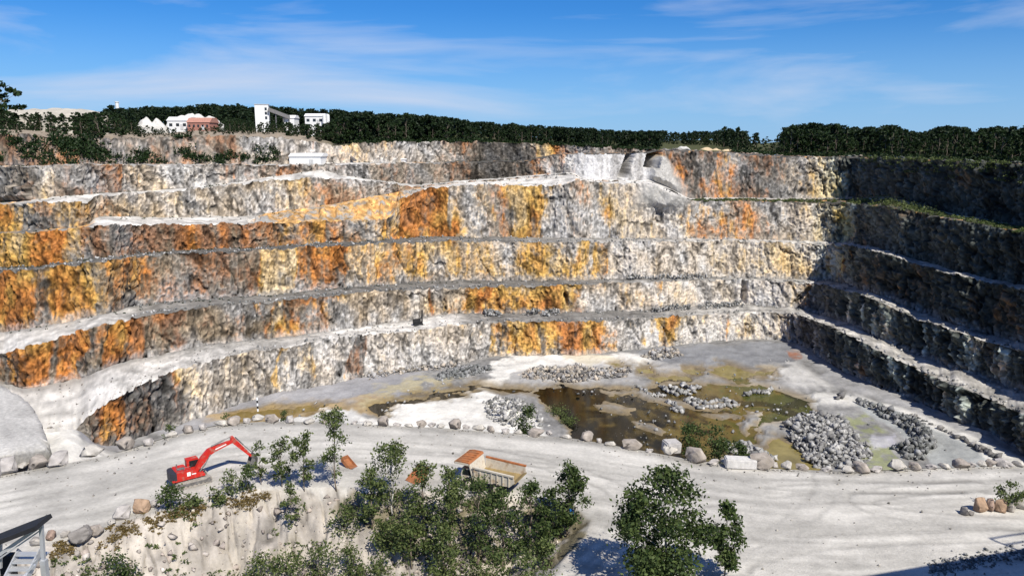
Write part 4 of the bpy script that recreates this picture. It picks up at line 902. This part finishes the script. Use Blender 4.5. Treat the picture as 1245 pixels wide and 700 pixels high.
def slope_pt(px, dz):
    a = np.stack([np.interp(px, npx, Ea[:, q]) for q in range(3)]); b = np.stack([np.interp(px, npx, fbp[:, q]) for q in range(3)]); return a + (b - a) * dz
for px, top, w_, lb in ((838, 514, 34, 'dark round shrub between two blocks behind the road'), (868, 517, 40, 'wide dark shrub behind the boulder row'), (898, 537, 22, 'small dark shrub behind the squared stone block'), (640, 492, 28, 'green shrub on the gravel mound')):
    shrub(px, 0, top, w_, lb, pos=slope_pt(px, .22), nleaf=1300, mat=M_LEAF2, leaf=.17)
shrub(674, 0, 496, 26, 'scrubby bush on the track edge beside the dark water', pos=flr(680, 502), nleaf=700)
shrub(684, 0, 506, 24, 'scrubby bush behind the roadside boulders by the dark water', pos=flr(690, 514), nleaf=600)
shrub(207, 0, 516, 14, 'tiny shrub behind the roadside boulders near the orange face', pos=slope_pt(207, .1), nleaf=260)
shrub(346, 0, 498, 12, 'tiny conical shrub beside the marker post', pos=slope_pt(346, .12), nleaf=260, mat=M_LEAF2)
shrub(278, 0, 500, 16, 'tiny shrub behind the boulders left of the marker post', pos=slope_pt(278, .12), nleaf=220)
shrub(1226, 0, 584, 24, 'bright green shrub on the rock island', pos=at_z(1226, 617, 0.3), nleaf=900)
shrub(1242, 0, 598, 18, 'low green bush at the end of the rock island', pos=at_z(1243, 614, 0.3), nleaf=500)
# dry grass and weeds along the bank crest and over the bank
px = 60 + 270 * rng.random(560); py = np.interp(px, [60, 130, 190, 260, 330], [671, 653, 633, 616, 604]) + rng.normal(size=560) * 6
ok = vn(px / 16, py / 9, 0, 950) > .42
scrub('dry_grass', on_bank(px[ok], py[ok]), rng.uniform(.15, .5, ok.sum()), M_DRY, 'brown dry grass along the bank crest', 20, leaf=.11)
px = rng.uniform(60, 700, 700); py = rng.uniform(606, 705, 700)
ok = (vn(px / 30, py / 18, 0, 960) > np.interp(px, [200, 330, 430, 700], [.68, .55, .4, .3])) & ~((px > 690 - (py - 640) * .6) & (py > 640)) & ~((py < 650) & (px < 180))
scrub('bank_weeds', on_bank(px[ok], py[ok]), rng.uniform(.2, .6, ok.sum()), M_LEAF, 'green weeds scattered over the bank', 20, seed=19, leaf=.13)
px = rng.uniform(40, 700, 900); py = rng.uniform(604, 712, 900); ok = (px < 690 - (py - 640) * .6) & (py > np.interp(px, [40, 130, 190, 260, 330, 700], [672, 650, 630, 612, 602, 606]))
rubble('bank_stones', on_bank(px[ok], py[ok]), .06 + .5 * rng.random(ok.sum()) ** 4, [(.42, .36, .31), (.3, .26, .23), (.5, .45, .4)], 'loose stones lying on the bare bank', seed=95)

# ================================================================== MACHINES
M_RED = pmat('red_paint', (.50, .022, .014), .45, var=.2, scale=2, spec=.5, grime=((.33, .17, .12), 2.2, .54))
M_BLACK = pmat('black_rubber', (.02, .02, .02), .7, var=.4, scale=3)
M_STEEL = pmat('worn_steel', (.22, .21, .2), .55, .6, var=.4, scale=4)
M_DUSTY = pmat('dusty_track_steel', (.34, .31, .27), .85, .1, var=.4, scale=3)
M_GLASS = pmat('dark_cab_glass', (.015, .018, .02), .08, var=.1, spec=.6)
M_WHITE = pmat('white_sheet', (.74, .74, .72), .6, var=.08, scale=.4)
M_ORANGE = pmat('faded_orange_paint', (.34, .125, .045), .75, var=.4, scale=1.5, grime=((.26, .13, .065), .9, .5))
M_CREAM = pmat('cream_paint', (.56, .51, .42), .65, var=.25, scale=1.2, grime=((.34, .25, .16), 1.2, .52))
M_RUST = pmat('rusty_plate', (.30, .12, .05), .85, var=.4, scale=2)
M_MARK = pmat('white_marking', (.82, .82, .8), .5, var=.05)

def excavator():
    base = at_z(233, 587, 0.0); hd = math.radians(38)
    R_ = empty('excavator', base, hd, 'red tracked excavator with raised boom on the haul road', 'excavator'); R_.scale = (.93,) * 3
    # undercarriage: x forward, y left
    for s in (1, -1):
        y0 = s * 1.05; prof = []
        for a in range(7): t = math.pi / 2 + math.pi * a / 6; prof.append((-1.75 + .46 * math.cos(t), .48 + .46 * math.sin(t)))
        for a in range(7): t = -math.pi / 2 + math.pi * a / 6; prof.append((1.75 + .46 * math.cos(t), .48 + .46 * math.sin(t)))
        m = MB(); m.prism(prof, 'y', y0 - .3, y0 + .3)
        for x in np.arange(-1.8, 1.81, .3): m.box((x, y0, .955), (.2, .62, .05)); m.box((x, y0, .015), (.2, .62, .05))
        tr_ = m.build('track', M_DUSTY, R_)
        f = MB(); f.box((0, y0, .5), (3.2, .66, .3))
        for x in np.linspace(-1.3, 1.3, 6): f.tube((x, y0 - .36, .36), (x, y0 + .36, .36), .14, n=10)
        for x in (-1.75, 1.75): f.tube((x, y0 - .34, .48), (x, y0 + .34, .48), .34, n=14)
        f.build('track_frame', M_STEEL, tr_)
    m = MB(); m.box((0, 0, .62), (1.8, 1.6, .5), bev=.08); m.tube((0, 0, .8), (0, 0, 1.08), .62, n=20); m.build('carbody', M_STEEL, R_)
    # house
    m = MB(); m.box((-.55, 0, 1.24), (3.9, 2.6, .28), bev=.05); m.build('platform', M_RED, R_)
    h = MB(); h.prism([(-1.95, 1.39), (.35, 1.39), (.35, 2.05), (-.3, 2.28), (-1.95, 2.28)], 'y', -1.28, -.42); h.box((-1.2, .45, 1.83), (1.5, 1.7, .88), bev=.08); hb = h.build('engine_hood', M_RED, R_)
    g = MB(); g.box((-1.2, -.2, 2.315), (.9, .7, .06)); g.tube((-1.5, .5, 2.25), (-1.5, .5, 2.75), .07, n=8); g.build('exhaust', M_STEEL, hb)
    mk = MB(); mk.box((-.55, -1.287, 1.82), (.42, .012, .5)); mk.build('emblem_panel', M_MARK, hb)
    mk = MB(); mk.box((.05, -1.287, 1.72), (.5, .01, .12)); mk.build('side_lettering', M_MARK, hb)
    cw = MB(); pr = [(-1.95, -1.3), (-1.95, 1.3), (-2.35, 1.22), (-2.62, .8), (-2.72, 0), (-2.62, -.8), (-2.35, -1.22)]; cw.prism(pr, 'z', 1.15, 2.2); cw.build('counterweight', pmat('dark_counterweight', (.035, .035, .045), .5, var=.3), R_)
    # cab on the left front
    c = MB(); c.prism([(-.3, 1.39), (1.35, 1.39), (1.42, 2.0), (1.1, 2.92), (-.3, 2.95)], 'y', .42, 1.3); cb = c.build('cab', M_RED, R_)
    gl = MB(); gl.prism([(.0, 1.95), (1.32, 1.95), (1.06, 2.78), (.0, 2.8)], 'y', .395, .418); gl.prism([(.0, 1.95), (1.32, 1.95), (1.06, 2.78), (.0, 2.8)], 'y', 1.302, 1.325)
    gl.build('side_window', M_GLASS, cb)
    fw = MB(); q = Matrix.Rotation(math.atan2(1.42 - 1.1, .92), 3, 'Y'); fw.box((1.30, .86, 2.44), (.03, .72, .8), Matrix.Rotation(-.335, 3, 'Y')); fw.build('windscreen', M_GLASS, cb)
    rf = MB(); rf.box((.38, .86, 2.965), (1.45, .92, .06), bev=.02); rf.build('cab_roof', M_RED, cb)
    hr = MB()
    for x in (-1.9, -1.1, -.3): hr.tube((x, -1.2, 2.28), (x, -1.2, 2.75), .02, n=6)
    hr.tube((-1.9, -1.2, 2.75), (-.3, -1.2, 2.75), .02, n=6); hr.build('handrail', M_STEEL, R_)
    # boom (gooseneck), stick, bucket
    A, B, Cc = (.55, 1.6), (2.3, 3.75), (5.3, 4.35)
    bo = MB(); bo.prism([(.35, 1.55), (.75, 1.4), (2.55, 3.2), (3.1, 3.48), (5.35, 4.12), (5.4, 4.45), (3.0, 4.15), (2.2, 3.95), (1.3, 3.1)], 'y', -.26, .26); bm_ = bo.build('boom', M_RED, R_)
    mk = MB(); mk.prism([(3.1, 3.72), (4.5, 4.08), (4.5, 4.2), (3.1, 3.86)], 'y', -.272, -.262); mk.build('boom_lettering', M_MARK, bm_)
    for s in (-1, 1):
        cy = MB(); cy.tube((1.0, s * .36, 1.45), (1.75, s * .36, 2.25), .1, n=8); cy.tube((1.75, s * .36, 2.25), (2.45, s * .36, 3.35), .055, n=8); cy.build('boom_cylinder', M_STEEL, R_)
    cy = MB(); cy.tube((2.7, 0, 4.2), (4.3, 0, 4.68), .1, n=8); cy.tube((4.3, 0, 4.68), (5.25, 0, 4.92), .055, n=8); cy.build('stick_cylinder', M_STEEL, R_)
    st = MB(); st.prism([(5.1, 4.9), (5.45, 4.95), (5.75, 4.5), (7.75, 1.75), (7.6, 1.6), (7.42, 1.66), (5.3, 4.05), (5.15, 4.3)], 'y', -.2, .2); st.build('stick', M_RED, R_)
    cy = MB(); cy.tube((5.75, 0, 4.7), (6.7, 0, 3.45), .08, n=8); cy.tube((6.7, 0, 3.45), (7.55, 0, 2.4), .05, n=8); cy.tube((7.55, .0, 2.4), (7.95, 0, 1.95), .06, n=8); cy.build('bucket_cylinder', M_STEEL, R_)
    bk = MB(); pr = [(7.55, 1.7), (8.05, 1.95), (8.35, 1.4), (8.25, .75), (7.85, .45), (7.15, .35), (7.1, .45), (7.65, .62), (7.95, .95), (7.95, 1.35), (7.6, 1.5)]
    bk.prism(pr, 'y', -.55, .55)
    for s in (-.55, .53): bk.prism([(7.55, 1.65), (8.05, 1.9), (8.3, 1.3), (8.2, .75), (7.85, .5), (7.15, .4)], 'y', s, s + .03)
    bb = bk.build('bucket', M_STEEL, R_)
    for y in np.linspace(-.45, .45, 5):
        t = MB(); t.prism([(7.2, .33), (7.2, .5), (6.9, .40)], 'y', y - .05, y + .05); t.build('tooth', M_STEEL, bb)
excavator()

def wheel(parent, x, y, r=.85, wd=.6):
    t = MB(); n = 20
    t.tube((x, y - wd / 2, r), (x, y + wd / 2, r), r, n=24)
    for i in range(n):
        a = 2 * math.pi * i / n; t.box((x + r * math.cos(a), y, r + r * math.sin(a)), (.14, wd * .95, .1), Matrix.Rotation(-a, 3, 'Y'))
    W = t.build('wheel', M_BLACK, parent); q = MB(); s = 1 if y > 0 else -1
    q.tube((x, y + s * wd / 2, r), (x, y + s * (wd / 2 + .04), r), r * .52, r * .46, n=18); q.tube((x, y + s * (wd / 2 + .04), r), (x, y + s * (wd / 2 + .12), r), r * .2, n=12); q.build('rim', M_CREAM, W)
def dump_truck():
    base = at_z(598, 593, 0.0); rear = math.atan2(-.42, .907); hd = rear + math.pi
    R_ = empty('dump_truck', base, hd, 'cream and orange rigid dump truck with empty body on the haul road', 'dump truck'); R_.scale = (.9,) * 3
    for s in (1, -1): wheel(R_, 2.35, s * 1.65)
    for s in (1, -1): wheel(R_, -1.55, s * 1.75, wd=.5); wheel(R_, -1.55, s * 1.15, wd=.5)
    m = MB(); m.box((.5, .5, 1.15), (6.6, .3, .5)); m.box((.5, -.5, 1.15), (6.6, .3, .5))
    for x in (-2.4, -.2, 1.6, 3.4): m.box((x, 0, 1.15), (.3, 1.0, .35))
    m.tube((-1.55, -1.3, .85), (-1.55, 1.3, .85), .3, n=12); m.tube((2.35, -1.3, .85), (2.35, 1.3, .85), .2, n=12); m.build('chassis', M_STEEL, R_)
    m = MB(); m.box((3.3, -.1, 1.75), (1.5, 1.5, 1.2), bev=.08); ho = m.build('bonnet', M_CREAM, R_)
    m = MB(); m.box((4.06, -.1, 1.7), (.05, 1.2, .9))
    for z in np.linspace(1.35, 2.05, 6): m.box((4.1, -.1, z), (.04, 1.2, .05))
    m.build('grille', M_BLACK, ho)
    m = MB(); m.box((3.2, -.1, 1.05), (2.0, 3.3, .12)); m.box((4.15, 0, .9), (.25, 3.4, .35), bev=.05); m.build('deck', M_CREAM, R_)
    for s in (1, -1): m = MB(); m.tube((4.28, s * 1.3, 1.0), (4.33, s * 1.3, 1.0), .13, n=12); m.build('headlight', M_MARK, R_)
    m = MB(); m.prism([(1.75, 1.1), (3.5, 1.1), (3.6, 1.9), (3.35, 2.85), (1.75, 2.85)], 'y', .7, 1.65); cb = m.build('cab', M_CREAM, R_)
    m = MB(); m.prism([(2.0, 1.95), (3.4, 1.95), (3.22, 2.7), (2.0, 2.7)], 'y', 1.652, 1.675); m.prism([(2.0, 1.95), (3.4, 1.95), (3.22, 2.7), (2.0, 2.7)], 'y', .675, .698); m.box((3.52, 1.17, 2.35), (.03, .75, .7), Matrix.Rotation(-.26, 3, 'Y')); m.build('window', M_GLASS, cb)
    # dump body: x from -4 (tail) to 1.7 (headboard), canopy to 4.2
    m = MB(); m.prism([(-4.1, 2.05), (-3.4, 1.65), (1.45, 1.5), (1.75, 1.7), (1.75, 1.85), (-3.4, 1.83), (-4.1, 2.25)], 'y', -1.75, 1.75); bd = m.build('body_floor', pmat('ochre_dust', (.26, .19, .085), .9, var=.3, scale=1.5), R_)
    for s in (1, -1):
        y0, y1 = s * 1.75, s * 1.9
        m = MB(); m.prism([(-4.0, 2.15), (-3.4, 1.6), (1.75, 1.45), (1.75, 3.2), (-3.9, 2.95)], 'y', min(y0, y1), max(y0, y1))
        for x in np.linspace(-3.3, 1.5, 7): m.box((x, s * 1.955, 2.25), (.16, .12, 1.3))
        sd = m.build('body_side', M_CREAM, R_)
        r_ = MB(); r_.beam((-3.95, s * 1.88, 3.0), (1.75, s * 1.88, 3.25), .28, .2); r_.build('top_rail', M_CREAM if s > 0 else M_ORANGE, sd)
    m = MB(); m.prism([(1.62, 1.5), (1.78, 1.5), (2.35, 3.55), (2.2, 3.6)], 'y', -1.9, 1.9); m.build('headboard', M_CREAM, R_)
    m = MB(); m.prism([(2.15, 3.6), (2.35, 3.5), (4.25, 3.62), (4.3, 3.72), (3.6, 3.86), (2.3, 3.84)], 'y', -2.05, 2.05); cn_ = m.build('canopy', M_ORANGE, R_)
    m = MB()
    for y in np.linspace(-1.7, 1.7, 6): m.box((3.2, y, 3.88), (1.7, .1, .08), Matrix.Rotation(.05, 3, 'Y'))
    m.build('canopy_rib', M_ORANGE, cn_)
    m = MB(); m.box((4.30, 0, 3.6), (.08, 4.1, .26)); m.box((3.25, 2.06, 3.55), (2.0, .06, .26)); m.box((3.25, -2.06, 3.55), (2.0, .06, .26)); m.build('canopy_lip', M_CREAM, cn_)
    for s in (1, -1): m = MB(); m.tube((.4, s * .55, 1.3), (1.2, s * .55, 2.1), .12, n=10); m.build('hoist_cylinder', M_STEEL, R_)
    for s in (1, -1): m = MB(); m.box((3.9, s * 2.0, 2.5), (.06, .3, .4)); m.tube((3.9, s * 1.6, 2.4), (3.9, s * 2.0, 2.5), .03, n=6); m.build('mirror', M_BLACK, R_)
dump_truck()

def tray(px, py, s, label, rz, tilt):
    p = at_z(px, py, 0.0); R_ = empty('loading_bucket', p, rz, label, 'bucket')
    m = MB(); m.prism([(-1.2, .2), (-.2, 0), (1.1, .5), (1.25, 1.1), (1.15, 1.1), (1.0, .6), (-.2, .15), (-1.2, .32)], 'y', -.9 * s, .9 * s); m.prism([(-1.2, .2), (-.2, 0), (1.1, .5), (1.25, 1.1)], 'y', -.9 * s - .05, -.9 * s); m.prism([(-1.2, .2), (-.2, 0), (1.1, .5), (1.25, 1.1)], 'y', .9 * s, .9 * s + .05)
    b = m.build('shell', M_RUST, R_)
    for y in np.linspace(-.8, .8, 5) * s: t = MB(); t.prism([(-1.15, .2), (-1.15, .34), (-1.5, .22)], 'y', y - .06, y + .06); t.build('tooth', M_STEEL, b)
    m = MB(); m.beam((1.1, -.3, .9), (1.7, -.3, .6), .12, .2); m.beam((1.1, .3, .9), (1.7, .3, .6), .12, .2); m.build('hitch', M_STEEL, R_)
    b.rotation_euler = (0, 0, 0); R_.rotation_euler = (tilt, -.25, rz); R_.scale = (s, s, s)
tray(424, 566, .8, 'rusty orange loading bucket lying beside the tall slender tree', 2.6, .1)
tray(508, 582, 1.0, 'small brown loading bucket half hidden by birches', .8, 0)

# tiny machine on the lowest bench
def drill_rig():
    p = surf(1, 509, .35); R_ = empty('drill_rig', p, .3, 'small dark tracked drill rig at the edge of the lowest bench', 'drill rig')
    for s in (1, -1):
        m = MB(); m.prism([(-1.1, .3), (-.9, 0), (.9, 0), (1.1, .3), (.9, .6), (-.9, .6)], 'y', s * .75 - .2, s * .75 + .2); m.build('track', M_BLACK, R_)
    m = MB(); m.box((-.3, 0, 1.0), (1.7, 1.3, .8), bev=.06); m.build('body', M_BLACK, R_)
    m = MB(); m.beam((.9, 0, .5), (1.0, 0, 3.4), .25, .3); m.beam((.2, 0, 1.2), (1.0, 0, 1.9), .18, .2); m.build('mast', M_BLACK, R_)
drill_rig()

# marker post on its rock
def post():
    p = at_z(314, 507, 0.0); R_ = empty('marker_post', p + np.array([0, 0, .9]), 0, 'white and black banded marker post on a brown rock', 'post')
    for i in range(5):
        m = MB(); m.tube((0, 0, i * .42), (0, 0, (i + 1) * .42), .12, n=10); m.build('band', M_MARK if i % 2 == 0 else M_BLACK, R_)
post()
def barrel():
    p = at_z(694, 630, 0.0); R_ = empty('barrel', p, 0, 'bright blue barrel beside the tree at the side road', 'barrel')
    m = MB(); m.tube((0, 0, 0), (0, 0, .95), .32, n=16)
    b = m.build('drum', pmat('blue_plastic', (.02, .16, .5), .4, var=.15), R_)
    for z in (.3, .62): m = MB(); m.tube((0, 0, z), (0, 0, z + .04), .345, n=16); m.build('rib', MATS['blue_plastic'], b)
    m = MB(); m.tube((0, 0, .95), (0, 0, .985), .30, n=16); m.build('lid', MATS['blue_plastic'], R_)
barrel()

# ================================================================== PLANT BUILDINGS ON THE RIM
M_BRICK = pmat('red_brick', (.36, .17, .13), .85, var=.25, scale=1)
M_DARKWIN = pmat('window_glass', (.03, .035, .04), .15, var=.1, spec=.5)
def shed(name, px0, px1, pyb, pyt, yd, depth, label, wall, roof, rise=.25, wins=0, door=True, rz=0):
    a = at_y(px0, pyb, yd); b = at_y(px1, pyb, yd); wd = b[0] - a[0]; ht = at_y(px0, pyt, yd)[2] - a[2]; eave = ht * (1 - rise)
    R_ = empty(name, ((a[0] + b[0]) / 2, yd, a[2]), rz, label, 'building')
    m = MB(); m.box((0, depth / 2, eave / 2 - 2), (wd, depth, eave + 4)); wl = m.build('wall', wall, R_)
    m = MB(); o_ = .25; m.prism([(-o_, eave), (depth + o_, eave), (depth * .72, ht), (depth * .28, ht)], 'x', -wd / 2 - o_, wd / 2 + o_); m.build('roof', roof, R_)
    for i in range(wins):
        x = -wd / 2 + wd * (i + .5) / wins; m = MB(); m.box((x, -.04, eave * .55), (wd / wins * .45, .1, eave * .3)); m.build('window', M_DARKWIN, R_)
    if door: m = MB(); m.box((wd * .2, -.04, eave * .3), (wd * .14, .1, eave * .6)); m.build('door', pmat('grey_door', (.5, .5, .49), .6), R_)
    return R_
rimy = float(np.interp(371, PX, nodes[12][0]))
shed('storage_shed', 352, 390, 199.5, 186.5, rimy - 2, 9, 'white sheeted storage shed on the rim beside the haul ramp', M_WHITE, M_WHITE, .3)
bY = float(np.interp(245, cx, b1y)) + 8
shed('brick_house', 228, 255, 158, 143, bY, 8, 'red brick building below the white stone heap', M_BRICK, pmat('tile_roof', (.40, .20, .15), .8, var=.3), .4, 5)
shed('plant_hall', 204, 229, 158, 142, bY + 2, 8, 'low white hall beside the red brick building', M_WHITE, M_WHITE, .3, 3)
bY2 = float(np.interp(320, cx, b1y)) + 18
def tower():
    a = at_y(311, 150, bY2); b = at_y(327, 150, bY2); ht = at_y(311, 127.5, bY2)[2] - a[2]; wd = b[0] - a[0]
    R_ = empty('plant_tower', ((a[0] + b[0]) / 2, bY2, a[2]), .25, 'tall white windowless plant tower on the hill', 'building')
    m = MB(); m.box((0, 3, ht / 2 - 2), (wd, 6, ht + 4)); m.build('wall', M_WHITE, R_)
    m = MB(); m.box((0, 3, ht + .12), (wd + .3, 6.3, .24)); m.build('roof', pmat('grey_roof', (.45, .45, .45), .7), R_)
    for z in (.3, .55, .78): m = MB(); m.box((wd * .3, -.05, ht * z), (.7, .1, .9)); m.build('window', M_DARKWIN, R_)
    # conveyor from the tower to the sheds
    p0 = at_y(326, 133, bY2); p1 = at_y(352, 143, bY2 + 3); C_ = empty('conveyor', p0, 0, 'inclined conveyor gallery leading down from the white tower', 'conveyor')
    m = MB(); m.beam((0, 0, 0), p1 - p0, 1.2, 1.2); m.build('gallery', M_STEEL, C_)
    for t in (.35, .7, .98): q = (p1 - p0) * t; m = MB(); m.beam(q, q - np.array([0, 0, 9]), .3, .3); m.build('support', M_STEEL, C_)
tower()
shed('plant_shed', 346, 358, 152, 140, bY2 + 3, 6, 'small white shed at the foot of the conveyor', M_WHITE, M_WHITE, .3, door=False)
shed('plant_shed', 371, 394, 152, 138, bY2 + 3, 7, 'long white shed beside two silos on the hill', M_WHITE, M_WHITE, .25, 3)
for i, px in enumerate((394.5, 399)):
    a = at_y(px, 152, bY2 + 2); ht = at_y(px, 139, bY2 + 2)[2] - a[2]; R_ = empty('silo', a, 0, 'white cylindrical silo beside the long shed', 'silo', 'silos by the long shed')
    m = MB(); m.tube((0, 0, -2), (0, 0, ht * .9), .62, n=14); m.build('shell', M_WHITE, R_, smooth_=False); m = MB(); m.tube((0, 0, ht * .9), (0, 0, ht), .62, .15, n=14); m.build('cap', M_WHITE, R_)
a = at_y(143.5, 140, 330); R_ = empty('chimney', a, 0, 'thin white chimney on the wooded skyline', 'chimney'); m = MB(); m.tube((0, 0, -4), (0, 0, 5.2), .75, .7, n=12); m.build('shaft', M_WHITE, R_); m = MB(); m.tube((0, 0, 5.2), (0, 0, 5.5), .9, n=12); m.build('cap', M_WHITE, R_)
# low huts at the ramp mouth
rimy2 = float(np.interp(462, PX, nodes[12][0]))
shed('hut', 456, 470, 199, 190.5, rimy2 + 3, 4, 'low white hut on the upper bench under the brown face', M_WHITE, M_WHITE, .2, door=False)
shed('hut', 488, 493, 198, 193, rimy2 + 3, 2, 'tiny pale hut on the upper bench', M_WHITE, M_WHITE, .2, door=False)
# inclined conveyor on the scree slope
p0 = at_y(413, 182, rimy + 14); p1 = at_y(432, 197.5, rimy + 5); C_ = empty('conveyor', p1, 0, 'dark inclined conveyor running down the pale scree slope', 'conveyor')
m = MB(); m.beam((0, 0, .5), p0 - p1, .8, .5); m.build('gallery', M_STEEL, C_); m = MB(); m.beam((p0 - p1) * .5, (p0 - p1) * .5 - np.array([0, 0, 3]), .2, .2); m.build('support', M_STEEL, C_)

# stockpiles
def heap(name, px, pyb, wpx, hpx, yd, label, col, seed, peaks=3):
    a = at_y(px, pyb, yd); rw = wpx / 2 / F * yd; hh = hpx / F * yd; n = 46; rg = np.random.default_rng(seed)
    u = np.linspace(-1, 1, n); UX, UY = np.meshgrid(u, u); Z = np.zeros_like(UX)
    for i in range(peaks):
        cx_ = (i - (peaks - 1) / 2) / max(peaks, 1) * 1.25; cy_ = rg.uniform(-.15, .15); h_ = rg.uniform(.7, 1); rr_ = np.hypot((UX - cx_) * (1 + peaks * .16), UY - cy_); Z = np.maximum(Z, h_ * np.clip(1 - rr_ ** 1.35, 0, 1))
    Z *= 1 + (fbm(UX * 3, UY * 3, 0, 3, seed) - .5) * .5
    P = np.stack([UX * rw, UY * rw * .6, Z * hh - .6 - 7 * (1 - sstep(0, .25, Z))], -1); c = np.array(col) * (.8 + .4 * fbm(UX * 6, UY * 6, 0, 3, seed + 5))[..., None]
    o = link(name, mesh_np(name, P.reshape(-1, 3), gridfaces(n, n), M_ROAD, c.reshape(-1, 3)), loc=tuple(a)); tag(o, label, 'stockpile'); return o
heap('stockpile', 238, 154, 70, 19, bY + 22, 'white stone stockpile behind the red brick building', (.58, .56, .52), 3, 4)
heap('stockpile', 184, 156, 38, 17, bY + 16, 'small white stockpile left of the plant hall', (.55, .53, .49), 4, 2)
heap('stockpile', 62, 141, 140, 14, float(np.interp(60, cx, b1y)) + 40, 'long pale gravel stockpile on the left hilltop', (.42, .39, .33), 6, 5)
heap('stockpile', 831, 186, 36, 14, float(np.interp(831, PX, nodes[13][0])) + 6, 'grey spoil mound on the rim above the talus cone', (.50, .49, .45), 9, 1)
heap('stockpile', 870, 188, 60, 12, float(np.interp(870, PX, nodes[13][0])) + 12, 'low sandy spoil bank beside the grey mound', (.55, .43, .27), 12, 3)

# loose gravel on the haul road, thicker along its edges
px = rng.uniform(-60, 1300, 1900); e_ = np.interp(px, npx, E2); py = e_ + 2 + 130 * rng.random(1900) ** 5; p = at_z(px, py, 0.0); ok = poly_sd(p[:, 0], p[:, 1], BANKW) < 0
rubble('road_gravel', p[ok], .03 + .15 * rng.random(ok.sum()) ** 4, [(.42, .39, .34), (.3, .28, .25), (.2, .19, .17)], 'loose gravel scattered over the haul road', seed=97)
P, S_ = [], []
for _ in range(700):
    px_ = rng.uniform(-20, 560); v_ = rng.random() ** 2; P.append(surf(1, px_, v_)); S_.append(.04 + .2 * rng.random() ** 3)
rubble('ramp_gravel', P, S_, [(.4, .37, .33), (.28, .26, .24), (.16, .155, .15)], 'loose gravel on the lowest bench and ramp', seed=98)

# ================================================================== STEEL STAIR TOWER at lower left, crusher building out of frame at right
M_GALV = pmat('galvanised_steel', (.55, .56, .57), .45, .5, var=.15, scale=4)
M_DK = pmat('dark_sheet', (.02, .02, .022), .7, var=.3)
def stairs():
    yd = 26.0
    def q(px, py, y=yd): return Vector(at_y(px, py, y))
    base = q(30, 690); R_ = empty('stair_tower', (base.x, base.y, -17), 0, 'galvanised steel stair with dark canopy on tall legs', 'stair')
    off = Vector((base.x, base.y, -17))
    def L(v): return v - off
    top = [(46, 673), (42, 682), (37, 691), (31, 700.5), (25, 710)]
    m = None
    for i, (px, py) in enumerate(top):
        c = L(q(px - 12, py, yd - i * .22)); s = MB(); s.box(c, (.78, .26, .05)); s.box(c + Vector((0, .13, -.09)), (.78, .03, .14)); s.build('tread', M_GALV, R_)
    for dx in (2, -24):
        s = MB(); s.beam(L(q(48 + dx, 668, yd + .2)), L(q(22 + dx, 720, yd - 1.1)), .05, .26); s.build('stringer', M_GALV, R_)
    s = MB(); s.beam(L(q(-14, 660, yd)), L(q(53, 634, yd)), 1.0, .16); s.build('canopy', M_DK, R_)
    s = MB(); s.beam(L(q(-10, 680, yd - .2)), L(q(48, 640, yd)), .09, .12); s.beam(L(q(-10, 685, yd - .2)), L(q(48, 645, yd)), .04, .05); s.build('handrail', M_GALV, R_)
    s = MB(); s.beam(L(q(50, 638)), L(q(53, 682)), .12, .12); s.build('post', M_GALV, R_)
    s = MB(); s.beam(L(q(1, 655)), L(q(1, 690)), .08, .08); s.build('post', M_GALV, R_)
    s = MB(); s.beam(L(q(24, 705, yd - .6)), L(q(42, 686, yd - .6)), .07, .07); s.build('brace', M_GALV, R_)
    p = L(q(53, 680)); s = MB(); s.beam(p, Vector((p.x, p.y, 0)), .2, .2); s.build('leg', M_GALV, R_)
    p = L(q(-6, 690)); s = MB(); s.beam(p, Vector((p.x, p.y, 0)), .2, .2); s.build('leg', M_GALV, R_)
    c = L(q(2, 690, yd + .4)); s = MB(); s.box(c + Vector((-.2, .3, -.6)), (.95, .3, 2.0)); s.build('side_panel', M_DK, R_)
    s = MB(); s.box(L(q(40, 676, yd + .35)), (.9, .6, .06)); s.build('landing', M_GALV, R_)
stairs()
def crusher():
    el = math.tan(SUN_EL); zt = 26.0; sh = Vector((-math.sin(SUN_AZ), math.cos(SUN_AZ), 0)) * (zt / el)
    a = Vector(at_z(1040, 702, 0.)) - sh; b = Vector(at_z(1250, 666, 0.)) - sh; b = b + (b - a) * .3; d = (b - a).normalized(); nn = Vector((d.y, -d.x, 0)); c = (a + b) / 2 + nn * 8
    ang = math.atan2(d.y, d.x); ln = (b - a).length
    R_ = empty('crusher_building', (c.x, c.y, 0), ang, 'dark sheeted crusher building beside the haul road', 'building')
    m = MB(); m.box((0, 0, zt / 2), (ln, 16, zt)); m.build('wall', M_DK, R_)
    m = MB(); m.box((0, 0, zt + .1), (ln - .2, 15.8, .2)); m.build('roof', M_STEEL, R_)
    m = MB()
    for x in (ln * .12, ln * .3): m.tube((x + ln * .1, 7.6, zt), (x + ln * .1, 7.6, zt + 3.4), .14, n=6)
    for z in (zt + 1.8, zt + 3.4): m.tube((ln * .22, 7.6, z), (ln * .48, 7.6, z), .12, n=6)
    m.build('railing', M_STEEL, R_)
crusher()
# dark gravel strip at the foot of the shade
P, S_ = [], []
for _ in range(500):
    t = rng.random(); px = 1130 + 140 * t; py = 690 - 24 * t + rng.normal() * 5 + 2; P.append(at_z(px, py, 0.0)); S_.append(rng.uniform(.06, .22))
rubble('gravel_strip', P, S_, DARK, 'dark gravel strewn beside the building shade', seed=90)
